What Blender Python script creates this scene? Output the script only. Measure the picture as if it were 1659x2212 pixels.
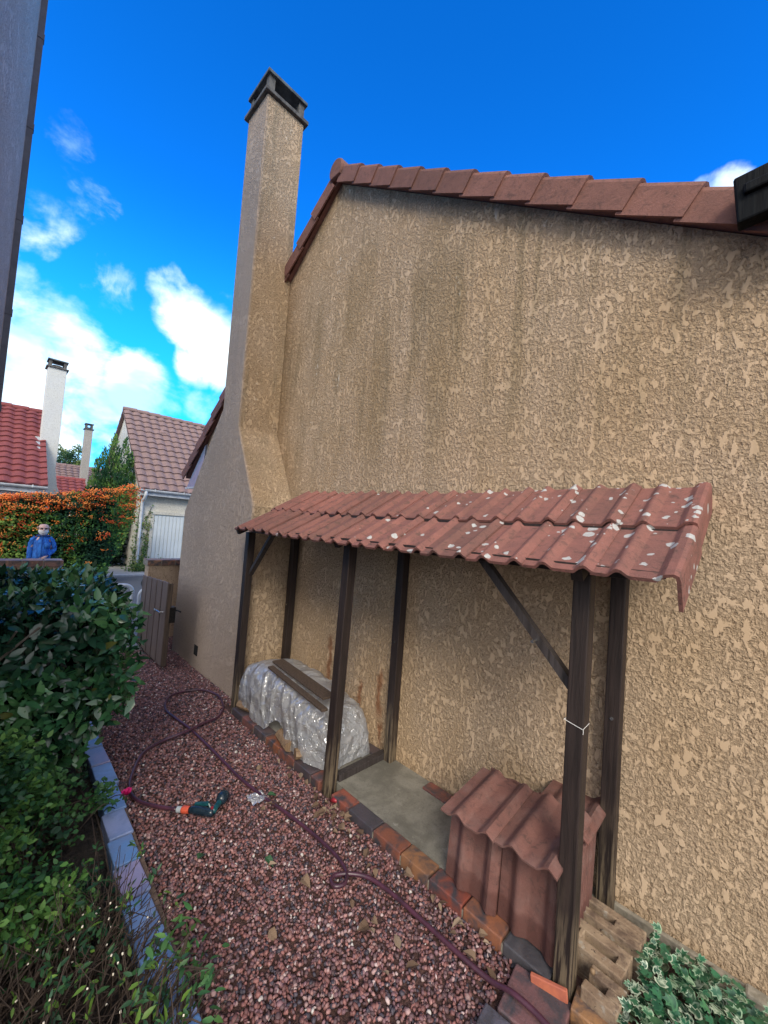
import bpy, math, random
import numpy as np
from mathutils import Vector, Matrix, noise
from math import radians as RA, sin, cos, pi
random.seed(7); rng = np.random.default_rng(11)
for o in list(bpy.data.objects): bpy.data.objects.remove(o)
S = bpy.context.scene; COL = S.collection

# ------------------------------------------------------------------ camera
F = np.array([-0.70661, 0.70631, 0.04269])
yaw, pitch, roll = 0.7855, 0.0427, 0.0737
f_ = Vector((-sin(yaw)*cos(pitch), cos(yaw)*cos(pitch), sin(pitch)))
r_ = Vector((cos(yaw), sin(yaw), 0)); u_ = r_.cross(f_)
R2 = r_*cos(roll)+u_*sin(roll); U2 = -r_*sin(roll)+u_*cos(roll)
cd = bpy.data.cameras.new('camera'); cam = bpy.data.objects.new('camera', cd); COL.objects.link(cam)
cd.sensor_fit = 'HORIZONTAL'; cd.sensor_width = 36; cd.lens = 36*852.66/1659
cd.clip_start = .03; cd.clip_end = 1500
M = Matrix((R2, U2, -f_)).transposed().to_4x4(); M.translation = Vector((0, -2.61, 2.0)); cam.matrix_world = M
S.camera = cam
S.view_settings.view_transform = 'Standard'; S.view_settings.look = 'None'; S.view_settings.gamma = 1
S.view_settings.exposure = 1.05

# ------------------------------------------------------------------ node helpers
def N(nt, t, **k):
    n = nt.nodes.new(t)
    for a, b in k.items(): setattr(n, a, b)
    return n
class NT:
    def __init__(s, nt): s.nt = nt
    def n(s, t, ins=None, **k):
        n = N(s.nt, t, **k)
        for a, b in (ins or {}).items():
            if isinstance(b, bpy.types.NodeSocket): s.nt.links.new(b, n.inputs[a])
            else: n.inputs[a].default_value = b
        return n
    def math(s, op, a, b=0.0, c=None, clamp=False):
        n = N(s.nt, 'ShaderNodeMath', operation=op, use_clamp=clamp)
        for i, v in enumerate((a, b) if c is None else (a, b, c)):
            if isinstance(v, bpy.types.NodeSocket): s.nt.links.new(v, n.inputs[i])
            else: n.inputs[i].default_value = v
        return n.outputs[0]
    def mix(s, fac, a, b, mode='MIX'):
        n = N(s.nt, 'ShaderNodeMix', data_type='RGBA', blend_type=mode)
        for i, v in ((0, fac), (6, a), (7, b)):
            if isinstance(v, bpy.types.NodeSocket): s.nt.links.new(v, n.inputs[i])
            else: n.inputs[i].default_value = (v if i == 0 else (v[0], v[1], v[2], 1))
        return n.outputs[2]
    def ramp(s, v, lo, hi, a=0.0, b=1.0, smooth=True):
        n = N(s.nt, 'ShaderNodeMapRange', interpolation_type='SMOOTHSTEP' if smooth else 'LINEAR')
        s.nt.links.new(v, n.inputs[0])
        for i, q in enumerate((lo, hi, a, b)): n.inputs[i+1].default_value = q
        return n.outputs[0]
    def noise(s, vec, scale, detail=3, rough=.55, dist=0.0, sc=None):
        if sc is not None:
            m = s.n('ShaderNodeVectorMath', operation='MULTIPLY'); s.nt.links.new(vec, m.inputs[0]); m.inputs[1].default_value = sc; vec = m.outputs[0]
        n = s.n('ShaderNodeTexNoise', {'Vector': vec, 'Scale': scale, 'Detail': detail, 'Roughness': rough, 'Distortion': dist})
        return n.outputs[0]

# ------------------------------------------------------------------ world
W = bpy.data.worlds.new('World'); S.world = W; W.use_nodes = True
wt = W.node_tree; wt.nodes.clear(); w = NT(wt)
SUN_AZ = Vector((0.74, -0.62, 0)).normalized(); SUN_EL = RA(37)
sky = N(wt, 'ShaderNodeTexSky', sky_type='NISHITA'); sky.sun_disc = False
sky.sun_elevation = SUN_EL; sky.sun_rotation = math.atan2(SUN_AZ.x, SUN_AZ.y); sky.air_density = 1.0; sky.dust_density = .3; sky.ozone_density = 4.0
tc = w.n('ShaderNodeTexCoord'); D = tc.outputs['Generated']
sep = w.n('ShaderNodeSeparateXYZ', {0: D}); dz = sep.outputs[2]
bluer = w.mix(1.0, sky.outputs[0], (0.03, .78, 1.75), 'MULTIPLY')
# visible-sky gradient: cyan towards the horizon
bluer = w.mix(w.math('MULTIPLY', w.ramp(dz, .45, .95), .30), bluer, (.0, .25, 1.1))
hz = w.ramp(dz, .62, .02)
base = w.mix(w.math('MULTIPLY', hz, .75), bluer, (0.25, 4.6, 9.3))
blobs = [  # direction (unit), angular radius, weight : real cloud banks to the west
 ((-0.9985,-0.0139,0.2), .1, 0)]
def ray(u, v):
    d = f_ + R2*(u-829.5)/852.66 - U2*(v-1106)/852.66
    return d.normalized()
CL = [((40,690),.075,1.0),((110,760),.08,1.0),((50,880),.11,.95),((190,850),.07,.9),((290,840),.06,1.05),((330,870),.05,.8),((180,960),.10,.62),((60,1010),.10,.8),
      ((365,620),.035,.8),((400,680),.05,1.05),((455,730),.055,1.2),((430,790),.04,.95),((480,800),.04,1.0),((105,505),.05,.38),((150,535),.05,.40),((200,575),.05,.40),((245,612),.045,.39),((120,290),.045,.34),((205,445),.035,.33),
      ((430,880),.035,.62),((390,860),.03,.5),((520,900),.05,.6),((1570,432),.036,.85),((1520,440),.03,.5),((700,980),.3,.5),((1200,1000),.35,.6)]
acc = None
for (px, sz, wg) in CL:
    d = ray(*px)
    dp = w.n('ShaderNodeVectorMath', {0: D, 1: tuple(d)}, operation='DOT_PRODUCT').outputs['Value']
    g = w.ramp(dp, math.cos(sz*1.7), 1.0, 0.0, wg)
    acc = g if acc is None else w.math('MAXIMUM', acc, g)
n1 = w.noise(D, 9.0, 8, .58, .3, (1, 1, 1.35)); n2 = w.noise(D, 18.0, 6, .6)
cn = w.math('ADD', w.math('MULTIPLY', w.math('SUBTRACT', n1, .5), 2.1), w.math('MULTIPLY', w.math('SUBTRACT', n2, .5), .55))
den = w.ramp(w.math('ADD', acc, w.math('MULTIPLY', cn, w.ramp(acc, 0.0, .25))), .28, 1.08)
shade = w.ramp(w.noise(D, 5.0, 4, .5, 0, (1, 1, 2.2)), .40, .62)
ccol = w.mix(shade, (2.9, 4.6, 6.6), (6.4, 7.2, 7.5))
skyc = w.mix(den, base, ccol)
# unseen white cloud added behind the viewer as fill light
bk = w.n('ShaderNodeVectorMath', {0: D, 1: tuple(Vector((0.66, -0.72, 0.22)).normalized())}, operation='DOT_PRODUCT').outputs['Value']
skyc = w.mix(w.math('MULTIPLY', w.ramp(bk, -.05, .55), w.ramp(n1, .3, .55, .55, 1.0)), skyc, (8.2, 8.0, 7.8))
bg = w.n('ShaderNodeBackground', {'Color': skyc, 'Strength': .115})
wt.links.new(bg.outputs[0], w.n('ShaderNodeOutputWorld').inputs[0])
sd = bpy.data.lights.new('sun', 'SUN'); sd.energy = 1.3; sd.angle = RA(22); sd.color = (1, .90, .74)
so = bpy.data.objects.new('sun', sd); COL.objects.link(so)
sv = Vector((SUN_AZ.x*cos(SUN_EL), SUN_AZ.y*cos(SUN_EL), sin(SUN_EL))); so.rotation_euler = sv.to_track_quat('Z', 'Y').to_euler()
so.location = sv*30

# ------------------------------------------------------------------ materials
MAT = {}
def mat(name):
    m = bpy.data.materials.new(name); m.use_nodes = True; nt = m.node_tree; nt.nodes.clear(); g = NT(nt)
    out = g.n('ShaderNodeOutputMaterial'); p = g.n('ShaderNodeBsdfPrincipled'); nt.links.new(p.outputs[0], out.inputs[0])
    MAT[name] = m; g.p = p; g.out = out; g.P = g.n('ShaderNodeNewGeometry').outputs['Position']; return m, g
def setc(g, c):
    if isinstance(c, bpy.types.NodeSocket): g.nt.links.new(c, g.p.inputs['Base Color'])
    else: g.p.inputs['Base Color'].default_value = (*c, 1)
def bump(g, h, dist=.01, st=1.0):
    b = g.n('ShaderNodeBump', {'Height': h, 'Distance': dist, 'Strength': st}); g.nt.links.new(b.outputs[0], g.p.inputs['Normal'])
def simple(name, c, c2=None, rough=.6, sc=20, metal=0, bd=0, spec=.5, stretch=None, detail=5):
    m, g = mat(name)
    nn = g.noise(g.P, sc, detail, .6, .2, stretch)
    setc(g, g.mix(g.ramp(nn, .35, .65), c, c2) if c2 else c)
    g.p.inputs['Roughness'].default_value = rough; g.p.inputs['Metallic'].default_value = metal; g.p.inputs['Specular IOR Level'].default_value = spec
    if bd: bump(g, nn, bd)
    return m
def stucco(name, light, dark, sc=1.0, stain=None, rust=False, bd=.014, grey=None):
    m, g = mat(name); P = g.P
    area = g.noise(P, 4.5, 2, .5)
    big = g.math('ADD', g.noise(P, 27*sc, 4, .55, .15, (1, 1, .60)), g.math('MULTIPLY', g.math('SUBTRACT', area, .5), .30))
    plate = g.ramp(big, .53, .60)
    f1 = g.noise(P, 52*sc, 4, .62, .15, (1, 1, .85)); f2 = g.noise(P, 130*sc, 3, .6, .2)
    lump = g.ramp(f1, .34, .62)                    # rounded lumps of the thrown coat
    pit = g.math('MAXIMUM', g.ramp(f1, .43, .34), g.math('MULTIPLY', g.ramp(g.math('ABSOLUTE', g.math('SUBTRACT', f1, .52)), .018, .0), .55))                      # the deep little gaps between them
    base_h = g.math('ADD', g.math('MULTIPLY', lump, .62), g.math('MULTIPLY', f2, .34))
    flat_h = g.math('ADD', .80, g.math('MULTIPLY', f2, .05))
    h = g.math('ADD', g.math('MULTIPLY', base_h, g.math('SUBTRACT', 1.0, plate)), g.math('MULTIPLY', flat_h, plate))
    lowp = g.noise(P, 2.2, 2, .5)
    inv = g.math('SUBTRACT', 1.0, plate)
    edge = g.math('MULTIPLY', g.ramp(big, .49, .53), g.ramp(big, .56, .53))
    c = g.mix(g.math('MULTIPLY', inv, .13), light, dark)
    c = g.mix(g.math('MULTIPLY', g.math('MULTIPLY', pit, inv), .8), c, (dark[0]*.55, dark[1]*.52, dark[2]*.5))  # crevice shade, with some dirt, painted into the pits
    c = g.mix(g.math('MULTIPLY', g.math('MULTIPLY', edge, g.ramp(f1, .60, .44)), .45), c, (dark[0]*.6, dark[1]*.58, dark[2]*.55))
    c = g.mix(g.math('MULTIPLY', g.ramp(lowp, .4, .65), .22), c, (dark[0]*1.1, dark[1]*1.05, dark[2]*.9))
    if stain:
        st = g.noise(P, 1.0, 5, .6, .3, (2.6, 2.6, .42)); st2 = g.noise(P, 1.0, 5, .62, .2, (9, 9, .9)); sz = g.n('ShaderNodeSeparateXYZ', {0: P})
        hgt = g.math('MULTIPLY', g.ramp(sz.outputs[2], 1.9, 3.1), g.ramp(sz.outputs[2], 5.4, 4.2))
        c = g.mix(g.math('MULTIPLY', g.math('MULTIPLY', g.ramp(st, .40, .68), g.math('MULTIPLY', hgt, g.ramp(sz.outputs[0], -.2, -1.3))), .60), c, stain)
        warm = g.noise(P, 1.0, 3, .5, 0, (1.1, 1.1, .7)); c = g.mix(g.math('MULTIPLY', g.ramp(warm, .38, .62), .45), c, g.mix(1.0, c, (1.0, .93, .78), 'MULTIPLY'))
        c = g.mix(g.math('MULTIPLY', g.ramp(st2, .48, .68), g.math('MULTIPLY', g.ramp(sz.outputs[2], 1.6, 3.6), .5)), c, (stain[0]*.8, stain[1]*.85, stain[2]*.9))
        wl = g.noise(P, 1.0, 4, .6, .4, (7, 7, 2.0)); wl = g.math('MULTIPLY', g.ramp(wl, .60, .72), g.math('MULTIPLY', plate, g.ramp(sz.outputs[2], 2.6, 4.0)))
        c = g.mix(g.math('MULTIPLY', wl, .6), c, (.62, .58, .50))
        # rust streaks at fixed spots low on the wall
        if rust:
            for (x, z0, z1, ww) in ((-2.76, .20, .55, .05), (-2.50, .30, .72, .055), (-3.25, .35, .85, .06), (-2.46, .08, .28, .05)):
                dx = g.math('ABSOLUTE', g.math('ADD', g.math('SUBTRACT', sz.outputs[0], x), g.math('MULTIPLY', g.math('SUBTRACT', g.noise(P, 7, 5, .65), .5), .16)))
                k = g.math('MULTIPLY', g.ramp(dx, ww, 0), g.math('MULTIPLY', g.ramp(sz.outputs[2], z0-.06, z0+.12), g.ramp(sz.outputs[2], z1+.05, z1-.05)))
                c = g.mix(g.math('MULTIPLY', k, .8), c, (.24, .085, .03))
    if grey:
        gz = g.n('ShaderNodeSeparateXYZ', {0: P}).outputs[1]
        c = g.mix(g.ramp(gz, -.535, -.50, .58, 0.0), c, grey)  # cool shaded tone of the chimney front painted into its colour
    setc(g, c); g.p.inputs['Roughness'].default_value = .86; g.p.inputs['Specular IOR Level'].default_value = .3
    bump(g, h, bd); return m
stucco('wall_stucco', (.585, .435, .295), (.35, .245, .155), 1.0, (.30, .215, .115), True, .0145)
stucco('chimney_stucco', (.56, .42, .285), (.28, .20, .13), 1.15, (.34, .26, .16), False, .011, grey=(.48, .385, .32))
stucco('grey_render', (.46, .43, .43), (.28, .26, .27), 1.5, None, False, .006)
stucco('low_wall_stucco', (.58, .43, .30), (.36, .25, .17), 1.0, None, False, .006)
stucco('pale_render', (.62, .62, .58), (.42, .43, .40), .7, (.35, .36, .33), False, .003)
stucco('chimney_pale', (.60, .62, .60), (.56, .58, .57), .8, None, False, .001)
stucco('chimney_grey', (.36, .34, .30), (.22, .21, .19), .5, None, False, .003)

def tile_mat(name, c, c2, dark, lichen=0.0, wet=.6):
    m, g = mat(name); P = g.P
    a = g.noise(P, 7, 5, .6, .3); fine = g.noise(P, 260, 3, .7)
    rnd = g.n('ShaderNodeObjectInfo').outputs['Random']
    col = g.mix(g.ramp(a, .35, .65), c, c2)
    col = g.mix(g.ramp(fine, .35, .75, .0, .45), col, (c[0]*1.5, c[1]*1.6, c[2]*1.6))
    col = g.mix(g.math('MULTIPLY', rnd, .48), col, dark)
    col = g.mix(g.ramp(g.noise(P, 23, 6, .65, .8), .50, .70, 0, .8), col, dark)
    if lichen:
        x = g.n('ShaderNodeSeparateXYZ', {0: P}).outputs[0]
        dpos = g.n('ShaderNodeVectorMath', {0: P, 1: g.n('ShaderNodeVectorMath', {0: g.n('ShaderNodeTexNoise', {'Vector': P, 'Scale': 40.0, 'Detail': 3.0}).outputs[1], 1: (.022, .022, .022)}, operation='MULTIPLY').outputs[0]}, operation='ADD').outputs[0]
        vn = g.n('ShaderNodeTexVoronoi', {'Vector': dpos, 'Scale': 17.0}); clus = g.noise(P, 4.5, 3, .55)
        size = g.math('MULTIPLY', g.n('ShaderNodeSeparateXYZ', {0: vn.outputs['Color']}).outputs[0], .46)
        keep = g.ramp(g.math('ADD', clus, g.ramp(x, -4, -.2, -.19, .15, False)), .49, .61)
        size = g.math('MULTIPLY', size, keep)
        lm = g.ramp(g.math('SUBTRACT', size, vn.outputs['Distance']), -.02, .03)
        col = g.mix(g.math('MULTIPLY', lm, lichen), col, g.mix(g.noise(P, 90, 3), (.30, .30, .29), (.62, .64, .63)))
    if name == 'spare_tile':   # damp foot of the stack and pale bloom higher up
        z = g.n('ShaderNodeSeparateXYZ', {0: P}).outputs[2]; zz = g.math('ADD', z, g.math('MULTIPLY', g.math('SUBTRACT', g.noise(P, 8, 3), .5), .05))
        col = g.mix(g.ramp(g.noise(P, 6, 4, .6), .42, .7, 0, .35), col, (.27, .19, .17))
        col = g.mix(g.ramp(zz, .20, .17, 0, .6), col, (.085, .032, .026))
    setc(g, col); g.p.inputs['Roughness'].default_value = .82; g.p.inputs['Specular IOR Level'].default_value = .35
    bump(g, g.math('ADD', fine, g.noise(P, 70, 3, .6)), .003); return m
tile_mat('roof_tile', (.26, .108, .088), (.19, .084, .071), (.095, .06, .05), .92)
tile_mat('spare_tile', (.20, .088, .072), (.14, .068, .058), (.09, .05, .044), 0)
tile_mat('verge_tile', (.25, .115, .09), (.19, .088, .07), (.11, .06, .05), 0)
tile_mat('red_tile', (.26, .060, .058), (.21, .052, .05), (.13, .045, .045), 0)
tile_mat('brown_tile', (.26, .175, .16), (.21, .14, .13), (.15, .105, .10), 0)
def wood(name, c, c2, moss=None, sc=1.0, rough=.6):
    m, g = mat(name); P = g.P
    gr = g.noise(P, 1.0, 6, .65, .4, (60*sc, 60*sc, 3.2*sc)); lo = g.noise(P, 3.0, 4, .6, .2, (2, 2, .8))
    col = g.mix(g.ramp(gr, .3, .7), c, c2)
    if moss:
        z = g.n('ShaderNodeSeparateXYZ', {0: P}).outputs[2]
        k = g.math('MULTIPLY', g.ramp(g.math('ADD', z, g.math('MULTIPLY', lo, .9)), 1.0, .50), g.ramp(gr, .42, .58))
        col = g.mix(g.math('MULTIPLY', k, .8), col, moss)
    setc(g, col); g.p.inputs['Roughness'].default_value = rough; g.p.inputs['Specular IOR Level'].default_value = .4
    bump(g, gr, .004); return m
wood('dark_wood', (.016, .011, .010), (.036, .024, .021), (.20, .155, .10))
wood('brace_wood', (.025, .02, .019), (.06, .05, .05), None)
wood('beam_wood', (.005, .0055, .007), (.010, .012, .014), None); MAT['beam_wood'].node_tree.nodes['Principled BSDF'].inputs['Specular IOR Level'].default_value = .08
wood('gate_wood', (.13, .095, .08), (.19, .145, .125), None, .5)
wood('old_plank', (.045, .032, .025), (.12, .085, .062), None)
wood('log_wood', (.27, .18, .10), (.16, .10, .06), None)
wood('bark', (.05, .04, .03), (.11, .09, .07), None)
m, g = mat('concrete'); c = g.mix(g.ramp(g.noise(g.P, 3.5, 6, .65, .4), .35, .65), (.145, .14, .12), (.27, .26, .225)); c = g.mix(g.ramp(g.noise(g.P, 60, 4, .7), .5, .7, 0, .5), c, (.10, .095, .08)); c = g.mix(g.ramp(g.noise(g.P, 12, 5, .7), .60, .70, 0, .6), c, (.34, .33, .30)); setc(g, c); g.p.inputs['Roughness'].default_value = .5; bump(g, g.noise(g.P, 120, 5, .7), .003)
simple('slab_grey', (.33, .33, .34), (.44, .44, .44), .6, 6)
simple('cap_dark', (.03, .04, .045), (.09, .11, .12), .7, 9, bd=.003)
simple('cap_slab', (.055, .055, .055), (.13, .125, .115), .8, 12, bd=.003)
simple('joint_brown', (.10, .065, .05), (.16, .11, .08), .9, 30, bd=.004)
simple('mortar', (.20, .18, .14), (.30, .27, .22), .9, 30, bd=.004)
simple('soil', (.018, .014, .010), (.05, .038, .028), .95, 30, bd=.03)
simple('gravel_bed', (.06, .03, .027), (.12, .06, .05), .95, 60, bd=.02)
simple('asphalt', (.10, .105, .11), (.15, .155, .16), .75, 40, bd=.003)
simple('pavement', (.30, .31, .32), (.38, .39, .40), .8, 12)
simple('kerb_stone', (.42, .43, .45), (.50, .50, .52), .8, 12)
simple('white_paint', (.72, .76, .80), (.66, .70, .75), .45, 3)
simple('door_white', (.66, .72, .74), (.58, .64, .66), .5, 1.5)
simple('gutter', (.66, .69, .72), (.50, .53, .56), .45, 5)
simple('metal_black', (.015, .015, .017), (.03, .03, .03), .35, 30, metal=.6)
simple('metal_grey', (.45, .46, .48), (.35, .35, .36), .25, 30, metal=.9)
simple('trim_dark', (.025, .03, .055), (.045, .05, .08), .5, 10)
simple('hose_plastic', (.085, .03, .05), (.05, .022, .034), .32, 14)
simple('gun_green', (.008, .075, .085), (.006, .045, .06), .35, 30)
simple('gun_dark', (.008, .018, .03), (.015, .03, .045), .25, 30)
simple('orange_plastic', (.62, .10, .05), (.5, .08, .04), .4, 30)
simple('red_plastic', (.30, .02, .03), (.2, .02, .03), .4, 30)
simple('pale_plastic', (.40, .45, .47), (.3, .35, .38), .5, 30)
simple('string', (.8, .8, .78), None, .6)
simple('void', (.006, .006, .006), None, .9)
simple('skin', (.66, .43, .37), (.60, .37, .32), .55, 20)
simple('beard', (.74, .72, .72), (.62, .60, .60), .8, 60)
simple('blue_cloth', (.03, .19, .62), (.010, .08, .34), .85, 16, bd=.03, stretch=(1, 1, .5))
simple('blue_trim', (.008, .07, .28), None, .85)
simple('dark_cloth', (.02, .025, .05), (.03, .035, .06), .85, 20)
simple('jeans', (.10, .20, .36), (.07, .14, .27), .85, 20)
simple('glasses', (.01, .01, .012), None, .15)
simple('petal', (.75, .03, .22), (.60, .02, .12), .5, 60)
simple('lead', (.30, .32, .35), (.38, .40, .42), .5, 20)
simple('twig', (.032, .021, .016), (.065, .044, .032), .8, 40)
simple('cut_wood', (.75, .68, .55), None, .7)
m, g = mat('hollow_brick'); c = g.mix(g.ramp(g.noise(g.P, 9, 5, .6), .35, .65), (.36, .27, .185), (.22, .15, .10)); c = g.mix(g.ramp(g.noise(g.P, 60, 4, .6), .62, .70), c, (.05, .035, .03)); c = g.mix(g.ramp(g.noise(g.P, 10, 4, .65, .3), .46, .66, 0, .8), c, (.10, .065, .05)); c = g.mix(g.ramp(g.noise(g.P, 16, 4, .6), .58, .70, 0, .6), c, (.42, .40, .35)); setc(g, c); g.p.inputs['Roughness'].default_value = .88; bump(g, g.noise(g.P, 110, 4, .65), .004)
simple('terracotta', (.50, .15, .08), (.38, .11, .07), .7, 20)
m, g = mat('glass'); setc(g, (.42, .50, .68)); g.p.inputs['Roughness'].default_value = .08; g.p.inputs['Metallic'].default_value = .25  # pale blue base colour paints the sky reflected in the panes
m, g = mat('sheet')   # translucent builder's film
setc(g, g.mix(g.ramp(g.noise(g.P, 5, 4), .35, .65), (.84, .88, .94), (.90, .93, .97))); g.p.inputs['Roughness'].default_value = .2; g.p.inputs['Coat Weight'].default_value = 1.0; g.p.inputs['Coat Roughness'].default_value = .12
tr = g.n('ShaderNodeBsdfTransparent'); trl = g.n('ShaderNodeBsdfTranslucent', {'Color': (.8, .83, .88, 1)})
mx = g.n('ShaderNodeMixShader', {0: .55, 1: g.p.outputs[0], 2: trl.outputs[0]})
gl = g.n('ShaderNodeBsdfGlossy', {'Color': (.95, .97, 1, 1), 'Roughness': .16}); mg = g.n('ShaderNodeMixShader', {0: .17, 1: mx.outputs[0], 2: gl.outputs[0]})
mx2 = g.n('ShaderNodeMixShader', {0: .24, 1: mg.outputs[0], 2: tr.outputs[0]}); g.nt.links.new(mx2.outputs[0], g.out.inputs[0])
vo = g.n('ShaderNodeTexVoronoi', {'Vector': g.n('ShaderNodeVectorMath', {0: g.P, 1: g.n('ShaderNodeVectorMath', {0: g.n('ShaderNodeTexNoise', {'Vector': g.P, 'Scale': 9.0}).outputs[1], 1: (.08, .08, .08)}, operation='MULTIPLY').outputs[0]}, operation='ADD').outputs[0], 'Scale': 22.0}).outputs['Distance']
vo1 = g.n('ShaderNodeTexVoronoi', {'Vector': g.n('ShaderNodeVectorMath', {0: g.P, 1: g.n('ShaderNodeVectorMath', {0: g.n('ShaderNodeTexNoise', {'Vector': g.P, 'Scale': 6.0, 'Detail': 2.0}).outputs[1], 1: (.16, .16, .16)}, operation='MULTIPLY').outputs[0]}, operation='ADD').outputs[0], 'Scale': 9.0}).outputs['Distance']
rr = g.math('ABSOLUTE', g.math('SUBTRACT', g.noise(g.P, 16, 2, .5, .4), .5))
bump(g, g.math('ADD', vo1, g.math('MULTIPLY', g.ramp(rr, .0, .05, smooth=False), .12)), .038)
g.nt.links.new(g.p.inputs['Normal'].links[0].from_socket, gl.inputs['Normal'])
def leafm(name, rough=.4, spec=.5, sub=.25, coat=0):
    m, g = mat(name); at = g.n('ShaderNodeAttribute', attribute_name='Col'); setc(g, at.outputs['Color'])
    g.p.inputs['Roughness'].default_value = rough; g.p.inputs['Specular IOR Level'].default_value = spec; g.p.inputs['Coat Weight'].default_value = coat; g.p.inputs['Coat Roughness'].default_value = .2
    if sub:
        t = g.n('ShaderNodeBsdfTranslucent', {'Color': at.outputs['Color']})
        mx = g.n('ShaderNodeMixShader', {0: sub, 1: g.p.outputs[0], 2: t.outputs[0]}); g.nt.links.new(mx.outputs[0], g.out.inputs[0])
    return m
leafm('leaf_gloss', .24, .5, .04, .0); leafm('leaf_soft', .5, .4, .3); leafm('leaf_far', .7, .3, .3)
leafm('stone', .62, .4, 0); leafm('berry', .45, .4, 0); leafm('dry_leaf', .8, .3, .2)
m, g = mat('paver')   # flamed clay paver: colour patches per paver
at = g.n('ShaderNodeAttribute', attribute_name='Col'); nn = g.noise(g.P, 11, 5, .6, .5)
c = g.mix(g.ramp(nn, .36, .66), g.mix(1.0, at.outputs['Color'], (.72, .70, .78), 'MULTIPLY'), (.055, .055, .065)); c = g.mix(g.ramp(g.noise(g.P, 130, 3, .7), .5, .75, 0, .4), c, (.12, .06, .04))
setc(g, c); g.p.inputs['Roughness'].default_value = .42; bump(g, g.noise(g.P, 90, 4, .7), .003)
m, g = mat('kerb_paver'); nn = g.noise(g.P, 5, 5, .6, .5); at = g.n('ShaderNodeAttribute', attribute_name='Col')  # reflected sky blue is mixed into the base colour
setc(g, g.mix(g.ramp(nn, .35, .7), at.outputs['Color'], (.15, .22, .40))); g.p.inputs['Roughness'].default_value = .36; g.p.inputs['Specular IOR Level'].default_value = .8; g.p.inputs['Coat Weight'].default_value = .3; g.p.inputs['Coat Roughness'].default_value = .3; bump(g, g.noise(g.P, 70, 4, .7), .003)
m, g = mat('ivy_leaf'); at = g.n('ShaderNodeAttribute', attribute_name='Col'); setc(g, at.outputs['Color']); g.p.inputs['Roughness'].default_value = .35

# ------------------------------------------------------------------ mesh helpers
def tag(o, label=None, cat=None, group=None, kind=None):
    if label: o['label'] = label
    if cat: o['category'] = cat
    if group: o['group'] = group
    if kind: o['kind'] = kind
    return o
def thing(name, loc, label, cat, group=None):
    o = bpy.data.objects.new(name, None); COL.objects.link(o); o.location = loc; o.empty_display_size = .1; o['wl'] = list(loc)
    return tag(o, label, cat, group)
def wl(o): return np.array(o['wl']) if o is not None and 'wl' in o else np.zeros(3)
def link(name, me, parent=None, origin=None):
    o = bpy.data.objects.new(name, me); COL.objects.link(o)
    if parent is not None: o.parent = parent; o['wl'] = list(wl(parent))
    return o
def mesh_np(name, V, Fc, C=None, mats=(), parent=None, smooth=False, mi=None, origin=None):
    V = np.asarray(V, float)
    base = wl(parent) if parent is not None else (np.array(origin, float) if origin is not None else np.zeros(3))
    me = bpy.data.meshes.new(name)
    if isinstance(Fc, np.ndarray):
        nf, k = Fc.shape; me.vertices.add(len(V)); me.vertices.foreach_set('co', (V-base).ravel())
        me.loops.add(nf*k); me.loops.foreach_set('vertex_index', Fc.ravel().astype(np.int32))
        me.polygons.add(nf); me.polygons.foreach_set('loop_start', np.arange(0, nf*k, k, dtype=np.int32)); me.polygons.foreach_set('loop_total', np.full(nf, k, np.int32))
        me.update(calc_edges=True); me.validate()
    else:
        me.from_pydata([tuple(v) for v in V-base], [], Fc); me.update()
    if C is not None:
        a = me.color_attributes.new('Col', 'FLOAT_COLOR', 'POINT'); C = np.asarray(C, float)
        a.data.foreach_set('color', np.c_[C, np.ones(len(C))].ravel())
    for m in mats: me.materials.append(MAT[m])
    if mi is not None: me.polygons.foreach_set('material_index', np.asarray(mi, np.int32))
    if smooth: me.polygons.foreach_set('use_smooth', np.ones(len(me.polygons), bool))
    o = link(name, me, parent)
    if parent is None and origin is not None: o.location = origin
    if parent is None: o['wl'] = list(base)
    return o
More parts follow.
